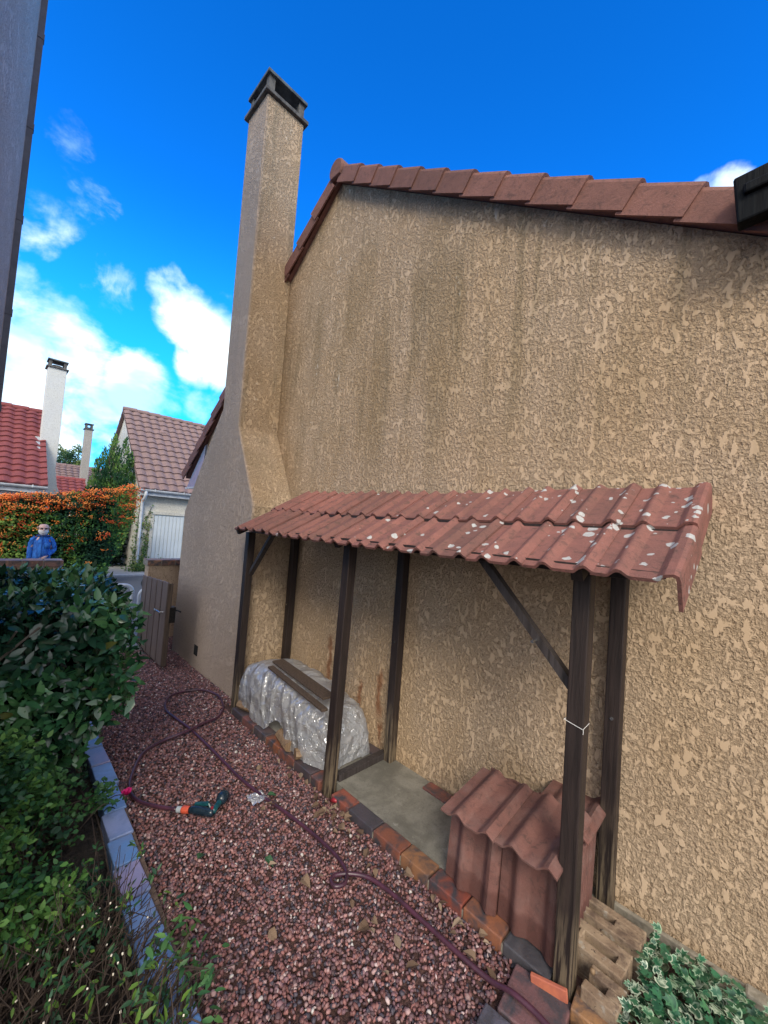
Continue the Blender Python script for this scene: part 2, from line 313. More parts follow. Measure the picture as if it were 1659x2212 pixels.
class MB:
    def __init__(s): s.v = []; s.f = []; s.c = []; s.m = []; s.cur = 0; s.col = (1, 1, 1)
    def add(s, v, f):
        b = len(s.v); s.v += [tuple(p) for p in v]; s.c += [s.col]*len(v)
        s.f += [tuple(b+i for i in q) for q in f]; s.m += [s.cur]*len(f); return s
    def box(s, a, b, T=None, bev=0):
        x0, y0, z0 = [min(p, q) for p, q in zip(a, b)]; x1, y1, z1 = [max(p, q) for p, q in zip(a, b)]
        if bev:
            e = bev; o = []
            for z, k in ((z0, e), (z0+e, 0), (z1-e, 0), (z1, e)):
                o += [(x0+k+ (0 if k else 0), y0+k, z), (x1-k, y0+k, z), (x1-k, y1-k, z), (x0+k, y1-k, z)]
            f = [(3, 2, 1, 0), (12, 13, 14, 15)]
            for r in range(3):
                for i in range(4): f.append((r*4+i, r*4+(i+1) % 4, r*4+4+(i+1) % 4, r*4+4+i))
            v = o
        else:
            v = [(x0, y0, z0), (x1, y0, z0), (x1, y1, z0), (x0, y1, z0), (x0, y0, z1), (x1, y0, z1), (x1, y1, z1), (x0, y1, z1)]
            f = [(3, 2, 1, 0), (4, 5, 6, 7), (0, 1, 5, 4), (1, 2, 6, 5), (2, 3, 7, 6), (3, 0, 4, 7)]
        if T is not None: v = [T @ Vector(p) for p in v]
        return s.add(v, f)
    def beam(s, a, b, wd, hg, up=(0, 0, 1)):
        a = Vector(a); b = Vector(b); d = (b-a).normalized(); u = Vector(up); sx = d.cross(u).normalized(); uz = sx.cross(d)
        v = [p + sx*i*wd/2 + uz*j*hg/2 for p in (a, b) for i, j in ((-1, -1), (1, -1), (1, 1), (-1, 1))]
        return s.add(v, [(3, 2, 1, 0), (4, 5, 6, 7), (0, 1, 5, 4), (1, 2, 6, 5), (2, 3, 7, 6), (3, 0, 4, 7)])
    def tube(s, pts, r, n=10, cap=True):
        pts = [Vector(p) for p in pts]; L = len(pts); rr = r if hasattr(r, '__len__') else [r]*L; v = []; f = []
        pv = None
        for i, p in enumerate(pts):
            t = (pts[min(i+1, L-1)]-pts[max(i-1, 0)]).normalized()
            if pv is None: a = t.orthogonal().normalized()
            else: a = (pv - t*pv.dot(t)).normalized()
            pv = a; b = t.cross(a)
            v += [p + (a*cos(2*pi*k/n)+b*sin(2*pi*k/n))*rr[i] for k in range(n)]
        for i in range(L-1):
            for k in range(n): f.append((i*n+k, i*n+(k+1) % n, (i+1)*n+(k+1) % n, (i+1)*n+k))
        if cap: f.append(tuple(reversed(range(n)))); f.append(tuple((L-1)*n+k for k in range(n)))
        return s.add(v, f)
    def rings(s, R, cap=True):   # R list of equal-length closed rings
        n = len(R[0]); v = [p for r in R for p in r]; f = []
        for i in range(len(R)-1):
            for k in range(n): f.append((i*n+k, i*n+(k+1) % n, (i+1)*n+(k+1) % n, (i+1)*n+k))
        if cap: f.append(tuple(reversed(range(n)))); f.append(tuple((len(R)-1)*n+k for k in range(n)))
        return s.add(v, f)
    def prism(s, poly, axis, a, b):   # polygon in the other two axes, extruded a..b
        def P3(p, t): q = list(p); q.insert(axis, t); return tuple(q)
        n = len(poly); v = [P3(p, a) for p in poly]+[P3(p, b) for p in poly]
        f = [tuple(reversed(range(n))), tuple(range(n, 2*n))]+[(i, (i+1) % n, n+(i+1) % n, n+i) for i in range(n)]
        return s.add(v, f)
    def build(s, name, mats, parent=None, smooth=False, col=False, origin=None, bevel=0, auto=None):
        if isinstance(mats, str): mats = (mats,)
        o = mesh_np(name, s.v, s.f, s.c if col else None, mats, parent, smooth, s.m if len(mats) > 1 else None, origin)
        me = o.data; import bmesh
        bm = bmesh.new(); bm.from_mesh(me); bmesh.ops.recalc_face_normals(bm, faces=bm.faces); bm.to_mesh(me); bm.free()
        if bevel:
            md = o.modifiers.new('bevel', 'BEVEL'); md.width = bevel; md.segments = 2; md.limit_method = 'ANGLE'
        return o
def smooth_path(pts, k=5):
    P = [Vector(p) for p in pts]; P = [P[0]*2-P[1]]+P+[P[-1]*2-P[-2]]; o = []
    for i in range(1, len(P)-2):
        for j in range(k):
            t = j/k; a, b, c, d = P[i-1:i+3]
            o.append(.5*((2*b)+(c-a)*t+(2*a-5*b+4*c-d)*t*t+(3*b-a-3*c+d)*t**3))
    o.append(P[-2]); return o
ICO = None
def ico():
    t = (1+5**.5)/2; v = np.array([(-1,t,0),(1,t,0),(-1,-t,0),(1,-t,0),(0,-1,t),(0,1,t),(0,-1,-t),(0,1,-t),(t,0,-1),(t,0,1),(-t,0,-1),(-t,0,1)], float)
    f = np.array([(0,11,5),(0,5,1),(0,1,7),(0,7,10),(0,10,11),(1,5,9),(5,11,4),(11,10,2),(10,7,6),(7,1,8),(3,9,4),(3,4,2),(3,2,6),(3,6,8),(3,8,9),(4,9,5),(2,4,11),(6,2,10),(8,6,7),(9,8,1)])
    return v/np.linalg.norm(v[0]), f
OCT = (np.array([(1,0,0),(-1,0,0),(0,1,0),(0,-1,0),(0,0,1),(0,0,-1)], float), np.array([(0,2,4),(2,1,4),(1,3,4),(3,0,4),(2,0,5),(1,2,5),(3,1,5),(0,3,5)]))
def leaf_t(wd=.4, fold=.16, curl=.1):     # along +X, normal +Z, unit length
    xs = [0, .28, .62, 1]; hw = [0, .5*wd, .42*wd, 0]; v = [(0, 0, 0)]
    for x, h in list(zip(xs, hw))[1:3]: z = -curl*x*x; v += [(x, -h, z+fold*h), (x, 0, z), (x, h, z+fold*h)]
    v.append((1, 0, -curl))
    f = [(0, 1, 2), (0, 2, 3), (1, 4, 2), (2, 4, 5), (2, 5, 3), (3, 5, 6), (4, 7, 5), (5, 7, 6)]
    return np.array(v), np.array(f)
def leaf_s(wd=.5): return np.array([(0,0,0),(.5,-wd/2,.05),(1,0,0),(.5,wd/2,.05)], float), np.array([(0,1,2),(0,2,3)])
def ivy_t():
    o = [(0,0),(.1,-.35),(.35,-.5),(.42,-.25),(.75,-.33),(.72,-.12),(1,0),(.72,.12),(.75,.33),(.42,.25),(.35,.5),(.1,.35)]
    v = [(.4,0,0)]+[(x, y, .12*abs(y)) for x, y in o]; return np.array(v), np.array([(0, i, i % 12+1) for i in range(1, 13)])
def norm(a): return a/np.maximum(np.linalg.norm(a, axis=-1, keepdims=True), 1e-9)
def scatter(tpl, pos, t, n, size, col, name, matn, parent=None, origin=None, smooth=False, colvar=None, aniso=None):
    tv, tf = tpl; k = len(tv); pos = np.asarray(pos); t = norm(t); n = norm(n-(n*t).sum(1, keepdims=True)*t); b = np.cross(n, t)
    sz = np.asarray(size).reshape(-1, 1, 1)
    T = tv[None] if aniso is None else tv[None]*aniso[:, None, :]
    V = (T[:, :, 0:1]*t[:, None]+T[:, :, 1:2]*b[:, None]+T[:, :, 2:3]*n[:, None])*sz+pos[:, None]
    Fc = (tf[None]+(np.arange(len(pos))*k)[:, None, None]).reshape(-1, 3)
    C = np.repeat(np.asarray(col)[:, None], k, 1)
    if colvar is not None: C = colvar(C, tv)
    return mesh_np(name, V.reshape(-1, 3), Fc, C.reshape(-1, 3), (matn,), parent, smooth, origin=origin)
def pick(pal, n, var=.25):
    pal = np.array(pal, float); i = rng.integers(0, len(pal), n); return pal[i]*(1+var*(rng.random((n, 1))*2-1))
def rdir(n): return norm(rng.normal(size=(n, 3)))
def snoise(P, s): return np.array([noise.noise(Vector(p)*s) for p in P])

# ------------------------------------------------------------------ ground (setting)
b = MB(); b.add([(-400, -400, -.02), (400, -400, -.02), (400, 400, -.02), (-400, 400, -.02)], [(0, 1, 2, 3)]); tag(b.build('ground', 'soil'), kind='structure')
b = MB(); b.add([(-13.9, -60, -.006), (-7.25, -60, -.006), (-7.25, 60, -.006), (-13.9, 60, -.006)], [(0, 1, 2, 3)]); tag(b.build('road', 'asphalt'), kind='structure')
b = MB(); b.box((-14.05, -60, -.01), (-13.9, 60, .05)); tag(b.build('kerb', 'kerb_stone', bevel=.01), kind='structure')
b = MB(); b.box((-30, -60, -.015), (-14.05, 60, .042)); tag(b.build('pavement', 'pavement'), kind='structure')
b = MB(); b.add([(-7.0, -1.84, -.004), (1.2, -1.84, -.004), (1.2, -.0, -.004), (-7.0, -.0, -.004)], [(0, 1, 2, 3)]); tag(b.build('gravel_bed', 'gravel_bed'), kind='structure')
b = MB(); b.box((-4.1, -.585, -.01), (-.66, -.012, .062)); tag(b.build('concrete_path', 'concrete'), kind='structure')

# gravel stones (uncountable)
def gravel():
    tv, tf = ico(); P = []
    n = 72000
    X = -6.9+rng.random(n)*7.3; Y = -1.83+rng.random(n)*1.83
    # keep denser, finer cover near the viewer
    ok = np.ones(n, bool)
    ok &= ~((X > -6.35) & (X < -4.1) & (Y > -.55)); ok &= ~((X >= -4.1) & (X < -.72) & (Y > -.70)); ok &= ~((X >= -.72) & (Y > -.62)); ok &= ~((X < -6.3) & (Y > -.1))
    ok &= ~((X > -.82) & (X < -.52)); 
    X, Y = X[ok], Y[ok]; n = len(X)
    mound = np.array([noise.noise(Vector((x*1.6, y*1.6, 0)))*.012 for x, y in zip(X, Y)])
    mound += np.clip((.16-np.abs(Y+.55-.0))*.0, 0, 1)
    s = rng.uniform(.0058, .0108, n)*(1+.25*(rng.random(n) < .15))
    Z = rng.random(n)*.012+.002+np.maximum(mound, -.004)
    an = np.c_[rng.uniform(.9, 1.5, n), rng.uniform(.75, 1.2, n), rng.uniform(.55, .95, n)]
    gk = 1.10; pal = [(.21,.10,.085)]*5+[(.16,.078,.07)]*5+[(.27,.155,.135)]*3+[(.095,.06,.06)]*5+[(.055,.05,.06)]*4+[(.30,.21,.19)]*2+[(.40,.33,.30)]*1+[(.17,.10,.105)]*4
    col = pick(pal, n, .3)*gk*np.array([.98, .90, .96]); wh = rng.random(n) < .013; col[wh] = np.array([.50, .46, .43])
    o = scatter((tv*np.array([1, 1, 1]), tf), np.c_[X, Y, Z], rdir(n)*[1, 1, .35], rdir(n)*[.5, .5, 1], s, col, 'gravel', 'stone', aniso=an)
    # roughen every stone so none is a clean solid
    me = o.data; co = np.zeros(len(me.vertices)*3); me.vertices.foreach_get('co', co); co += rng.normal(0, .0011, co.shape); me.vertices.foreach_set('co', co); me.update()
    return tag(o, kind='stuff')
gravel()

# ------------------------------------------------------------------ main house
SL = .663; AP = (-3.70, 6.05)
def zr(x): return AP[1]-SL*(x-AP[0]) if x > AP[0] else AP[1]-.80*(AP[0]-x)
house = thing('house', (-3.0, 0, 0), 'tan stuccoed house with a steep tiled gable and tall outside chimney', 'house')
b = MB(); b.prism([(-7.08, -.1), (1.9, -.1), (1.9, zr(1.9)-.06), (AP[0], AP[1]-.06), (-7.08, zr(-7.08)-.06)], 1, 0, 9); b.build('gable_wall', 'wall_stucco', house)
b = MB(); b.box((-.95, -.028, -.1), (1.9, .0, .055)); b.build('plinth', 'mortar', house, bevel=.006)
# chimney breast, shoulders and stack
YF = -.54
b = MB(); out = [(-6.27, -.1), (-4.14, -.1), (-4.14, 2.15), (-4.69, 3.12), (-4.705, 7.42), (-5.235, 7.42), (-5.2, 3.42), (-5.55, 3.0), (-6.27, 2.05)]
b.prism(out, 1, YF, -.002); ch = b.build('chimney', 'chimney_stucco', house, bevel=.012)
def chimney_cap(x0, x1, y0, y1, z, par, hh=.27, ov=.045, th=.05, m1='cap_slab', m2='cap_dark'):
    b = MB(); b.box((x0-ov, y0-ov, z), (x1+ov, y1+ov, z+th)); b.build('cap_slab', m1, par, bevel=.008)
    for x in (x0+.05, x1-.05):
        for y in (y0+.05, y1-.05): b = MB(); b.box((x-.04, y-.04, z+th), (x+.04, y+.04, z+hh)); b.build('cap_pillar', m1, par)
    b = MB(); b.box((x0-ov*.5, y0-ov*.5, z+hh), (x1+ov*.5, y1+ov*.5, z+hh+.045)); b.build('cap_lid', m2, par, bevel=.008)
    b = MB(); b.tube([((x0+x1)/2, (y0+y1)/2, z+th), ((x0+x1)/2, (y0+y1)/2, z+th+.09)], min(x1-x0, y1-y0)*.3, 14); b.build('flue_pot', m1, par)
chimney_cap(-5.235, -4.705, YF, 0, 7.42, ch)
b = MB(); b.box((-5.42, YF-.004, .17), (-5.30, YF+.02, .30)); b.build('vent_dark_panel', 'void', ch)  # black panel paints the dark inside of the vent hole
# triangular side window under the eave
b = MB(); b.prism([(-7.84, 2.50), (-7.10, 2.50), (-7.10, zr(-7.1)-.1)], 1, -.03, -.015); wn = b.build('window', 'glass', house)
b = MB(); b.box((-7.125, .0, 2.58), (-7.085, .07, zr(-7.1)-.08)); b.beam((-7.86, -.02, 2.49), (-7.09, -.02, 2.49), .05, .03); b.build('frame', 'gutter', wn)
# roof slabs
for x0, x1, nm in ((AP[0], 2.2, 'roof'), (AP[0], -7.86, 'roof')):
    b = MB(); z0, z1 = zr(x0), zr(x1); b.add([(x0, -.05, z0-.05), (x1, -.05, z1-.05), (x1, 9, z1-.05), (x0, 9, z0-.05), (x0, -.05, z0+.09), (x1, -.05, z1+.09), (x1, 9, z1+.09), (x0, 9, z0+.09)],
       [(0, 1, 2, 3), (4, 5, 6, 7), (0, 1, 5, 4), (1, 2, 6, 5), (2, 3, 7, 6), (3, 0, 4, 7)]); b.build(nm, 'verge_tile', house)
def verge_proto(L):
    b = MB()   # local: x down the slope, y outwards(-) , z up ; hooked cross section
    th = .018
    sec = [(.16, .105), (.0, .105), (-.028, .092), (-.036, .07), (-.036, -.085), (-.036+th, -.085), (-.036+th, .065), (.0, .087), (.16, .087)]
    b.rings([[(-.05, y, z*1.0-.002) for y, z in sec], [(L, y-.014, z+.020) for y, z in sec]])
    o = b.build('verge_tile', 'verge_tile'); o.parent = house; return o
def verge_run(x0, sgn, slope, n, step, Lt):
    ang = math.atan(slope); p = verge_proto(Lt); first = True
    for i in range(n):
        o = p if first else p.copy()
        if not first: COL.objects.link(o)
        first = False; o.parent = house
        x = x0+sgn*i*step; z = AP[1]-slope*abs(x-AP[0])
        o.location = Vector((x, -.055, z+.012))-Vector(wl(house))
        o.rotation_euler = (random.uniform(-.01, .01), ang if sgn > 0 else pi-ang, 0)
        if sgn < 0:
            o.rotation_euler = (0, ang, 0); o.scale = (-1, 1, 1); o.rotation_euler = (0, -ang, 0)
verge_run(AP[0]+.10, 1, SL, 16, .295, .34)
verge_run(AP[0]-.12, -1, .80, 14, .292, .37)
b = MB()
for yy, nm in ((-.10, 0),):
    R = []
    for y in (-.115, -.09, .0, 2, 9):
        r0 = .135 if y > -.1 else .12
        R.append([(AP[0]+r0*cos(a)*.9, y, AP[1]+.04+r0*sin(a)) for a in np.linspace(-.75, pi+.75, 18)])
    b.rings(R)
b.build('ridge_tile', 'verge_tile', house, smooth=False, bevel=.006)

# dark timber end at the upper right: tail of the next roof over the path
b = MB(); b.beam((-.180, -.175, 3.690), (.22, -.175, 3.725), .08, .235); b.beam((-.15, -.225, 3.72), (.22, -.225, 3.75), .025, .05); b.beam((-.06, -.165, 3.56), (.22, -.165, 3.57), .05, .12)
tag(b.build('roof_beam', 'beam_wood', origin=(0, -.3, 3.6), bevel=.01), 'near black timber beam end hanging in front of the verge tiles at upper right', 'beam')

# ------------------------------------------------------------------ neighbour house on the left
nb = thing('neighbour_house', (-3.0, -4.5, 0), 'grey rendered neighbouring house wall with dark edge along the left of the photo', 'house')
ax, ay, bx, by = -4.7, -2.645, -1.45, -2.93  # near end cut short out of view so sun reaches the passage
b = MB(); b.prism([(ax, ay), (bx, by), (bx, by-6), (ax, ay-6)], 2, -.1, 9.5); b.build('wall', 'grey_render', nb)
b = MB(); b.beam((ax-.005, ay+.012, -.1), (ax-.005, ay+.012, 9.5), .05, .06, (0, 1, 0)); 
for z in np.arange(1.1, 9, .83): b.beam((ax-.005, ay+.012, z), (ax-.005, ay+.012, z+.05), .058, .070, (0, 1, 0))
b.build('edge_trim', 'trim_dark', nb)
b = MB(); b.prism([(ax-.12, ay+.02), (bx+.12, by+.02), (bx+.12, by-6.1), (ax-.12, ay-6.1)], 2, 9.5, 9.7); b.build('roof', 'verge_tile', nb)

# ------------------------------------------------------------------ tiled lean-to
she = thing('log_shelter', (-2.1, -.3, 0), 'low lean-to with ribbed red tile roof on dark wooden posts against the tan wall', 'lean-to')
PX = (-3.985, -2.335, -.625); YFp = -.61; YR = -.055
for i, x in enumerate(PX):
    b = MB(); yb = YFp-(.03 if i else 0); b.beam((x, yb, -.02), (x+(.0, .0, -.012)[i], YFp, 1.86), .078, .078, (0, 1, 0)); b.build('post', 'dark_wood', she, bevel=.006)
    b = MB(); b.beam((x+(.06 if i == 1 else 0), YR, 0.0), (x+(.06 if i == 1 else 0), YR, 2.10), .078, .078, (0, 1, 0)); p = b.build('post', 'dark_wood', she, bevel=.006)
    b = MB(); b.tube([(x+(.06 if i == 1 else 0), YR-.045, 1.05), (x+(.06 if i == 1 else 0), YR-.036, 1.05)], .009, 10); b.build('bolt', 'metal_grey', p)
    if i < 2: b = MB(); b.box((x-.03, YFp+.04, .062), (x+.03, YR, .115)); b.build('sill_bar', 'brace_wood', she, bevel=.004)
b = MB(); b.beam((-3.93, YFp, 1.895), (-.44, YFp, 1.895), .07, .07); b.build('beam', 'dark_wood', she, bevel=.004)
b = MB(); b.beam((-3.93, YR, 2.135), (-.44, YR, 2.135), .07, .07); b.build('beam', 'dark_wood', she, bevel=.004)
for x in PX: b = MB(); b.beam((x, -.76, 1.865), (x, -.03, 2.232), .05, .07); b.build('rafter', 'dark_wood', she)
for s in (.06, .44, .84):
    b = MB(); b.beam((-3.88, -.82+s*.883, 1.872+s*.47), (-.30, -.82+s*.883, 1.872+s*.47), .035, .025); b.build('batten', 'dark_wood', she)
b = MB(); b.beam((-3.55, YFp+.02, 1.87), (-3.955, YFp+.02, 1.42), .035, .05, (0, 1, 0)); b.build('brace', 'brace_wood', she)
b = MB(); b.beam((-1.19, YFp+.02, 1.87), (-.66, YFp+.02, 1.31), .04, .05, (0, 1, 0)); br = b.build('brace', 'brace_wood', she)
b = MB(); b.tube([(-.845, -.67, 1.50), (-.845, -.60, 1.50)], .008, 8); b.build('bolt', 'metal_grey', br)
# roof tiles
TW = .305
RWD = [.130, .72, .027]
def tprof(u):   # height of the upper face across one tile
    def rl(c, w): d = abs(u-c)/w; return RWD[2]*(.5+.5*cos(pi*min(d, 1)))**RWD[1]
    return rl(.33, RWD[0])+rl(.865, RWD[0])+ (0.004 if u > .86 else 0)
def tile_mesh(TL=.47, wd=TW, th=.018, skirt=False, n=42, nm='roof_tile'):
    us = [i/n for i in range(n+1)]; top = [(u*wd*1.03, tprof(u)) for u in us]
    if skirt: top = [(x, z) for x, z in top if x < wd*.86]+[(wd*.95, .028), (wd*1.0, .02), (wd*1.015, .0), (wd*1.015, -.13)]
    low = [(x, z-th) for x, z in top]
    if skirt:
        low[-4:] = [(wd*.93, .013), (wd*.965, .008), (wd*.97, -.005), (wd*.97, -.13)]
    N_ = len(top); ys = [0, .01, .1, .2, .3, TL]; R = []
    for y in ys:
        e = -.003 if y == 0 else 0
        R.append([(x, y, z+e) for x, z in top]+[(x, y, z) for x, z in reversed(low)])
    b = MB(); b.rings(R); return b
def place_tiles():
    ang = math.atan2(.42, .79); random.seed(31)
    # local frame: x along the eave, y up the slope
    base = [tile_mesh(), tile_mesh(skirt=True)]; protos = []
    for k, bb in enumerate(base): o = bb.build('roof_tile', 'roof_tile'); o.parent = she; protos.append(o)
    used = [False, False]
    for row in range(2):
        for i in range(12):
            k = 1 if i == 11 else 0
            if used[k]: o = protos[k].copy(); COL.objects.link(o)
            else: o = protos[k]; used[k] = True
            o.parent = she
            s = 0 if row == 0 else .425
            x = -3.905+i*TW; sag = .012*sin(pi*(i+.5)/12)
            y = -.825+s*cos(ang); z = 1.885+s*sin(ang)+(.004 if row == 0 else .024)-sag+(.010 if i < 2 else 0)
            z += 0.0
            o.location = Vector((x+random.uniform(-.003, .003), y+random.uniform(-.006, .006)+(.0 if i % 4 else -.004), z))-Vector(wl(she))
            o.rotation_euler = (ang+(.012 if row else -.012)+random.uniform(-.014, .014), -.012+random.uniform(-.011, .011), random.uniform(-.016, .016))
place_tiles()
sx0, sx1, sy0, sy1 = -.674, -.592, -.672, -.590
b = MB(); b.tube([(sx0, sy0, 1.192), (sx1, sy0-.001, 1.176), (sx1, sy1, 1.18), (sx0, sy1, 1.192), (sx0, sy0, 1.192)], .0013, 6)
b.tube([(sx1+.001, sy0, 1.176), (sx1+.002, sy0, 1.165), (sx1+.001, sy0, 1.155)], .0012, 6); tag(b.build('string', 'string', origin=(-.62, -.62, 1.18)), 'white string tied round the nearest dark wooden post', 'string')

# paving bricks edging the slab
edg = thing('brick_edging', (-2.2, -.64, 0), 'row of flamed red and black bricks edging the concrete strip under the lean-to', 'edging')
PAL = [(.36, .12, .06), (.42, .17, .08), (.10, .085, .09), (.50, .30, .13), (.30, .12, .09), (.13, .10, .10)]
def brick(par, x0, x1, y0, y1, z0, z1, c, rz=0, nm='brick', matn='paver'):
    b = MB(); b.col = c; cx, cy = (x0+x1)/2, (y0+y1)/2; T = Matrix.Translation((cx, cy, 0)) @ Matrix.Rotation(rz, 4, 'Z') @ Matrix.Translation((-cx, -cy, 0))
    b.box((x0, y0, z0), (x1, y1, z1), T); return b.build(nm, matn, par, col=True, bevel=.006)
xs = -3.90; k = 0
for x in np.arange(-3.9, -2.45, .232): brick(edg, x, min(x+.222, -2.40), -.69, -.575, -.03, .068+random.uniform(-.003, .003), [(.11, .09, .09), (.30, .13, .10), (.16, .12, .11), (.42, .15, .06), (.34, .13, .08), (.12, .09, .09), (.3,.12,.08)][k % 7], random.uniform(-.012, .012)); k += 1
js = [-2.24, -2.045, -1.80, -1.56, -1.345, -1.12, -.895, -.665]; cs = [(.40, .13, .08), (.10, .09, .10), (.32, .12, .07), (.40, .20, .09), (.36, .10, .06), (.42, .17, .08), (.12, .12, .12)]
for a, c_, cc in zip(js[:-1], js[1:], cs): brick(edg, a+.005, c_-.006, -.70, -.588, -.03, .070+random.uniform(-.004, .003), cc, random.uniform(-.015, .015))
for x, c_ in ((-1.86, (.34, .12, .08)), (-1.63, (.16, .13, .13)), (-1.40, (.42, .20, .10)), (-2.78, (.3, .13, .09)), (-2.55, (.13, .1, .1))): brick(edg, x, x+.215, -.125, -.022, .03, .078, c_)
b = MB(); b.box((-3.92, -.684, -.03), (-2.40, -.58, .045)); b.box((-2.24, -.694, -.03), (-.67, -.584, .045)); b.build('mortar_bed', 'mortar', edg)
# near corner pavers
cpv = thing('corner_pavers', (-.6, -.8, 0), 'blue grey and orange clay pavers at the foot of the nearest post', 'pavers')
brick(cpv, -.80, -.56, -.93, -.70, -.03, .045, (.25, .13, .12), .12); brick(cpv, -.82, -.60, -1.16, -.945, -.03, .04, (.14, .14, .17), .1); brick(cpv, -.575, -.36, -.72, -.60, -.03, .065, (.50, .27, .11), .08)
brick(cpv, -.53, -.31, -.86, -.74, -.03, .05, (.42, .30, .17), .08); brick(cpv, -.35, -.13, -.72, -.60, -.03, .06, (.5, .26, .1), .05)
b = MB(); b.beam((-.735, -.735, .05), (-.59, -.70, .07), .018, .05); tag(b.build('tile_shard', 'terracotta', origin=(-.66, -.72, 0), bevel=.004), 'small bright orange tile shard leaning at the foot of the nearest post', 'tile shard')

# left kerb of pavers
kb = thing('paver_kerb', (-4, -1.9, 0), 'line of clay pavers, reflected sky blue in their colour, between the gravel and the planted bed', 'kerb')
kp_sky = [(.20, .35, .66), (.17, .33, .66), (.27, .33, .56), (.11, .25, .52), (.30, .26, .42)]  # blue of the reflected sky painted into the paver colours
xs_ = [-6.4, -6.12, -5.84, -5.56, -5.28, -5.0, -4.72, -4.44, -4.16, -3.88, -3.60, -3.30, -2.99, -2.73, -2.50, -2.25, -2.03, -1.80, -1.57, -1.34, -1.1]
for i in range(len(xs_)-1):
    yo = -1.785-.08*min(1, max(0, (xs_[i]+3.6)/1.3)); brick(kb, xs_[i]+.007, xs_[i+1]-.007, yo-.125, yo, -.03, .062+random.uniform(-.004, .004), kp_sky[i % 5], random.uniform(-.02, .02), 'paver', 'kerb_paver')
b = MB(); b.add([(-6.4, -1.903, -.03), (-3.3, -1.903, -.03), (-1.1, -1.98, -.03), (-1.1, -1.875, -.03), (-3.3, -1.797, -.03), (-6.4, -1.792, -.03)]+[(-6.4, -1.903, .044), (-3.3, -1.903, .044), (-1.1, -1.98, .044), (-1.1, -1.875, .044), (-3.3, -1.797, .044), (-6.4, -1.792, .044)], [(0, 1, 4, 5), (1, 2, 3, 4), (6, 7, 10, 11), (7, 8, 9, 10), (5, 4, 10, 11), (4, 3, 9, 10), (0, 1, 7, 6), (1, 2, 8, 7)]); b.build('mortar_bed', 'joint_brown', kb)

# hollow bricks
def hollow(name, x0, x1, y0, y1, z0, z1, lab, rz, slots):
    b = MB(); cx, cy = (x0+x1)/2, (y0+y1)/2; T = Matrix.Translation((cx, cy, 0)) @ Matrix.Rotation(rz, 4, 'Z') @ Matrix.Translation((-cx, -cy, 0))
    # body with slots open to the top: built as webs between the slots
    cuts = sorted(slots); ywall = .022
    b.box((x0, y0, z0), (x1, y1, z0+.03), T)
    ys0, ys1 = y0+(y1-y0)*.34, y0+(y1-y0)*.66
    b.box((x0, y0, z0+.03), (x1, ys0, z1), T); b.box((x0, ys1, z0+.03), (x1, y1, z1), T)
    px = x0
    for a, c_ in cuts:
        if a > px: b.box((px, ys0, z0+.03), (a, ys1, z1), T)
        px = c_
    if px < x1: b.box((px, ys0, z0+.03), (x1, ys1, z1), T)
    tag(b.build(name, 'hollow_brick', origin=(cx, cy, 0), bevel=.005), lab, 'brick', 'hollow bricks at the end of the slab')
hollow('hollow_brick', -.80, -.41, -.31, -.175, -.01, .135, 'pale hollow brick nearest the wall, right of the tile stack', -.03, [(-.74, -.53)])
hollow('hollow_brick', -.80, -.43, -.50, -.345, -.01, .128, 'middle hollow brick with a dark slot and soot stains', -.05, [(-.74, -.64), (-.62, -.475)])
hollow('hollow_brick', -.55, -.41, -.665, -.53, -.01, .12, 'front hollow brick beside the foot of the nearest post', -.05, [(-.55, -.47)])
b = MB(); b.tube([(-.535, -.575, .124), (-.532, -.573, .136), (-.527, -.575, .142)], [.012, .011, .003], 8); tag(b.build('snail_shell', 'log_wood', smooth=True, origin=(-.53, -.57, .12)), 'small tan snail shell lying on the front hollow brick', 'snail shell')

# ------------------------------------------------------------------ stack of spare roof tiles
SG = 'spare roof tiles stacked under the lean-to'
RWD[:] = [.175, .95, .032]; sp = tile_mesh(.43, .31, .013); sp0 = sp.build('roof_tile', 'spare_tile', smooth=True); sp0.modifiers.new('edge', 'EDGE_SPLIT').split_angle = RA(38); first = True
def spare(loc, rot, lab):
    global first
    o = sp0 if first else sp0.copy()
    if not first: COL.objects.link(o)
    first = False; o.location = loc; o.rotation_euler = rot; tag(o, lab, 'roof tile', SG); return o
NS = 10
for i in range(NS):
    y = -.615+i*.046
    for j in range(2):
        lab = ('front left standing tile of the stack, ribbed face to the gravel', 'front right standing tile of the stack, half behind the nearest post')[j] if i == 0 else ('ribbed tile standing on edge behind the front left tile of the stack' if j == 0 else 'ribbed tile standing on edge, one of the thin rims right of the nearest post')
        spare((-1.285+j*.315+random.uniform(-.008, .008), y+random.uniform(-.004, .004), .078), (RA(86+random.uniform(-1.6, 1.6)), 0, RA(-1.5+random.uniform(-1.2, 1.2))), lab)
tr_ = RA(9)
spare((-1.270, -.735, .502), (tr_, RA(-1.5), RA(-1)), 'left of the two ribbed tiles laid across the top of the stack')
spare((-.965, -.726, .514), (tr_, RA(-2.5), RA(-1.5)), 'right of the two ribbed tiles laid across the top of the stack')
spare((-.945, -.40, .512), (RA(2), RA(-1), RA(1)), 'rear tile on top of the stack, behind the nearest post')

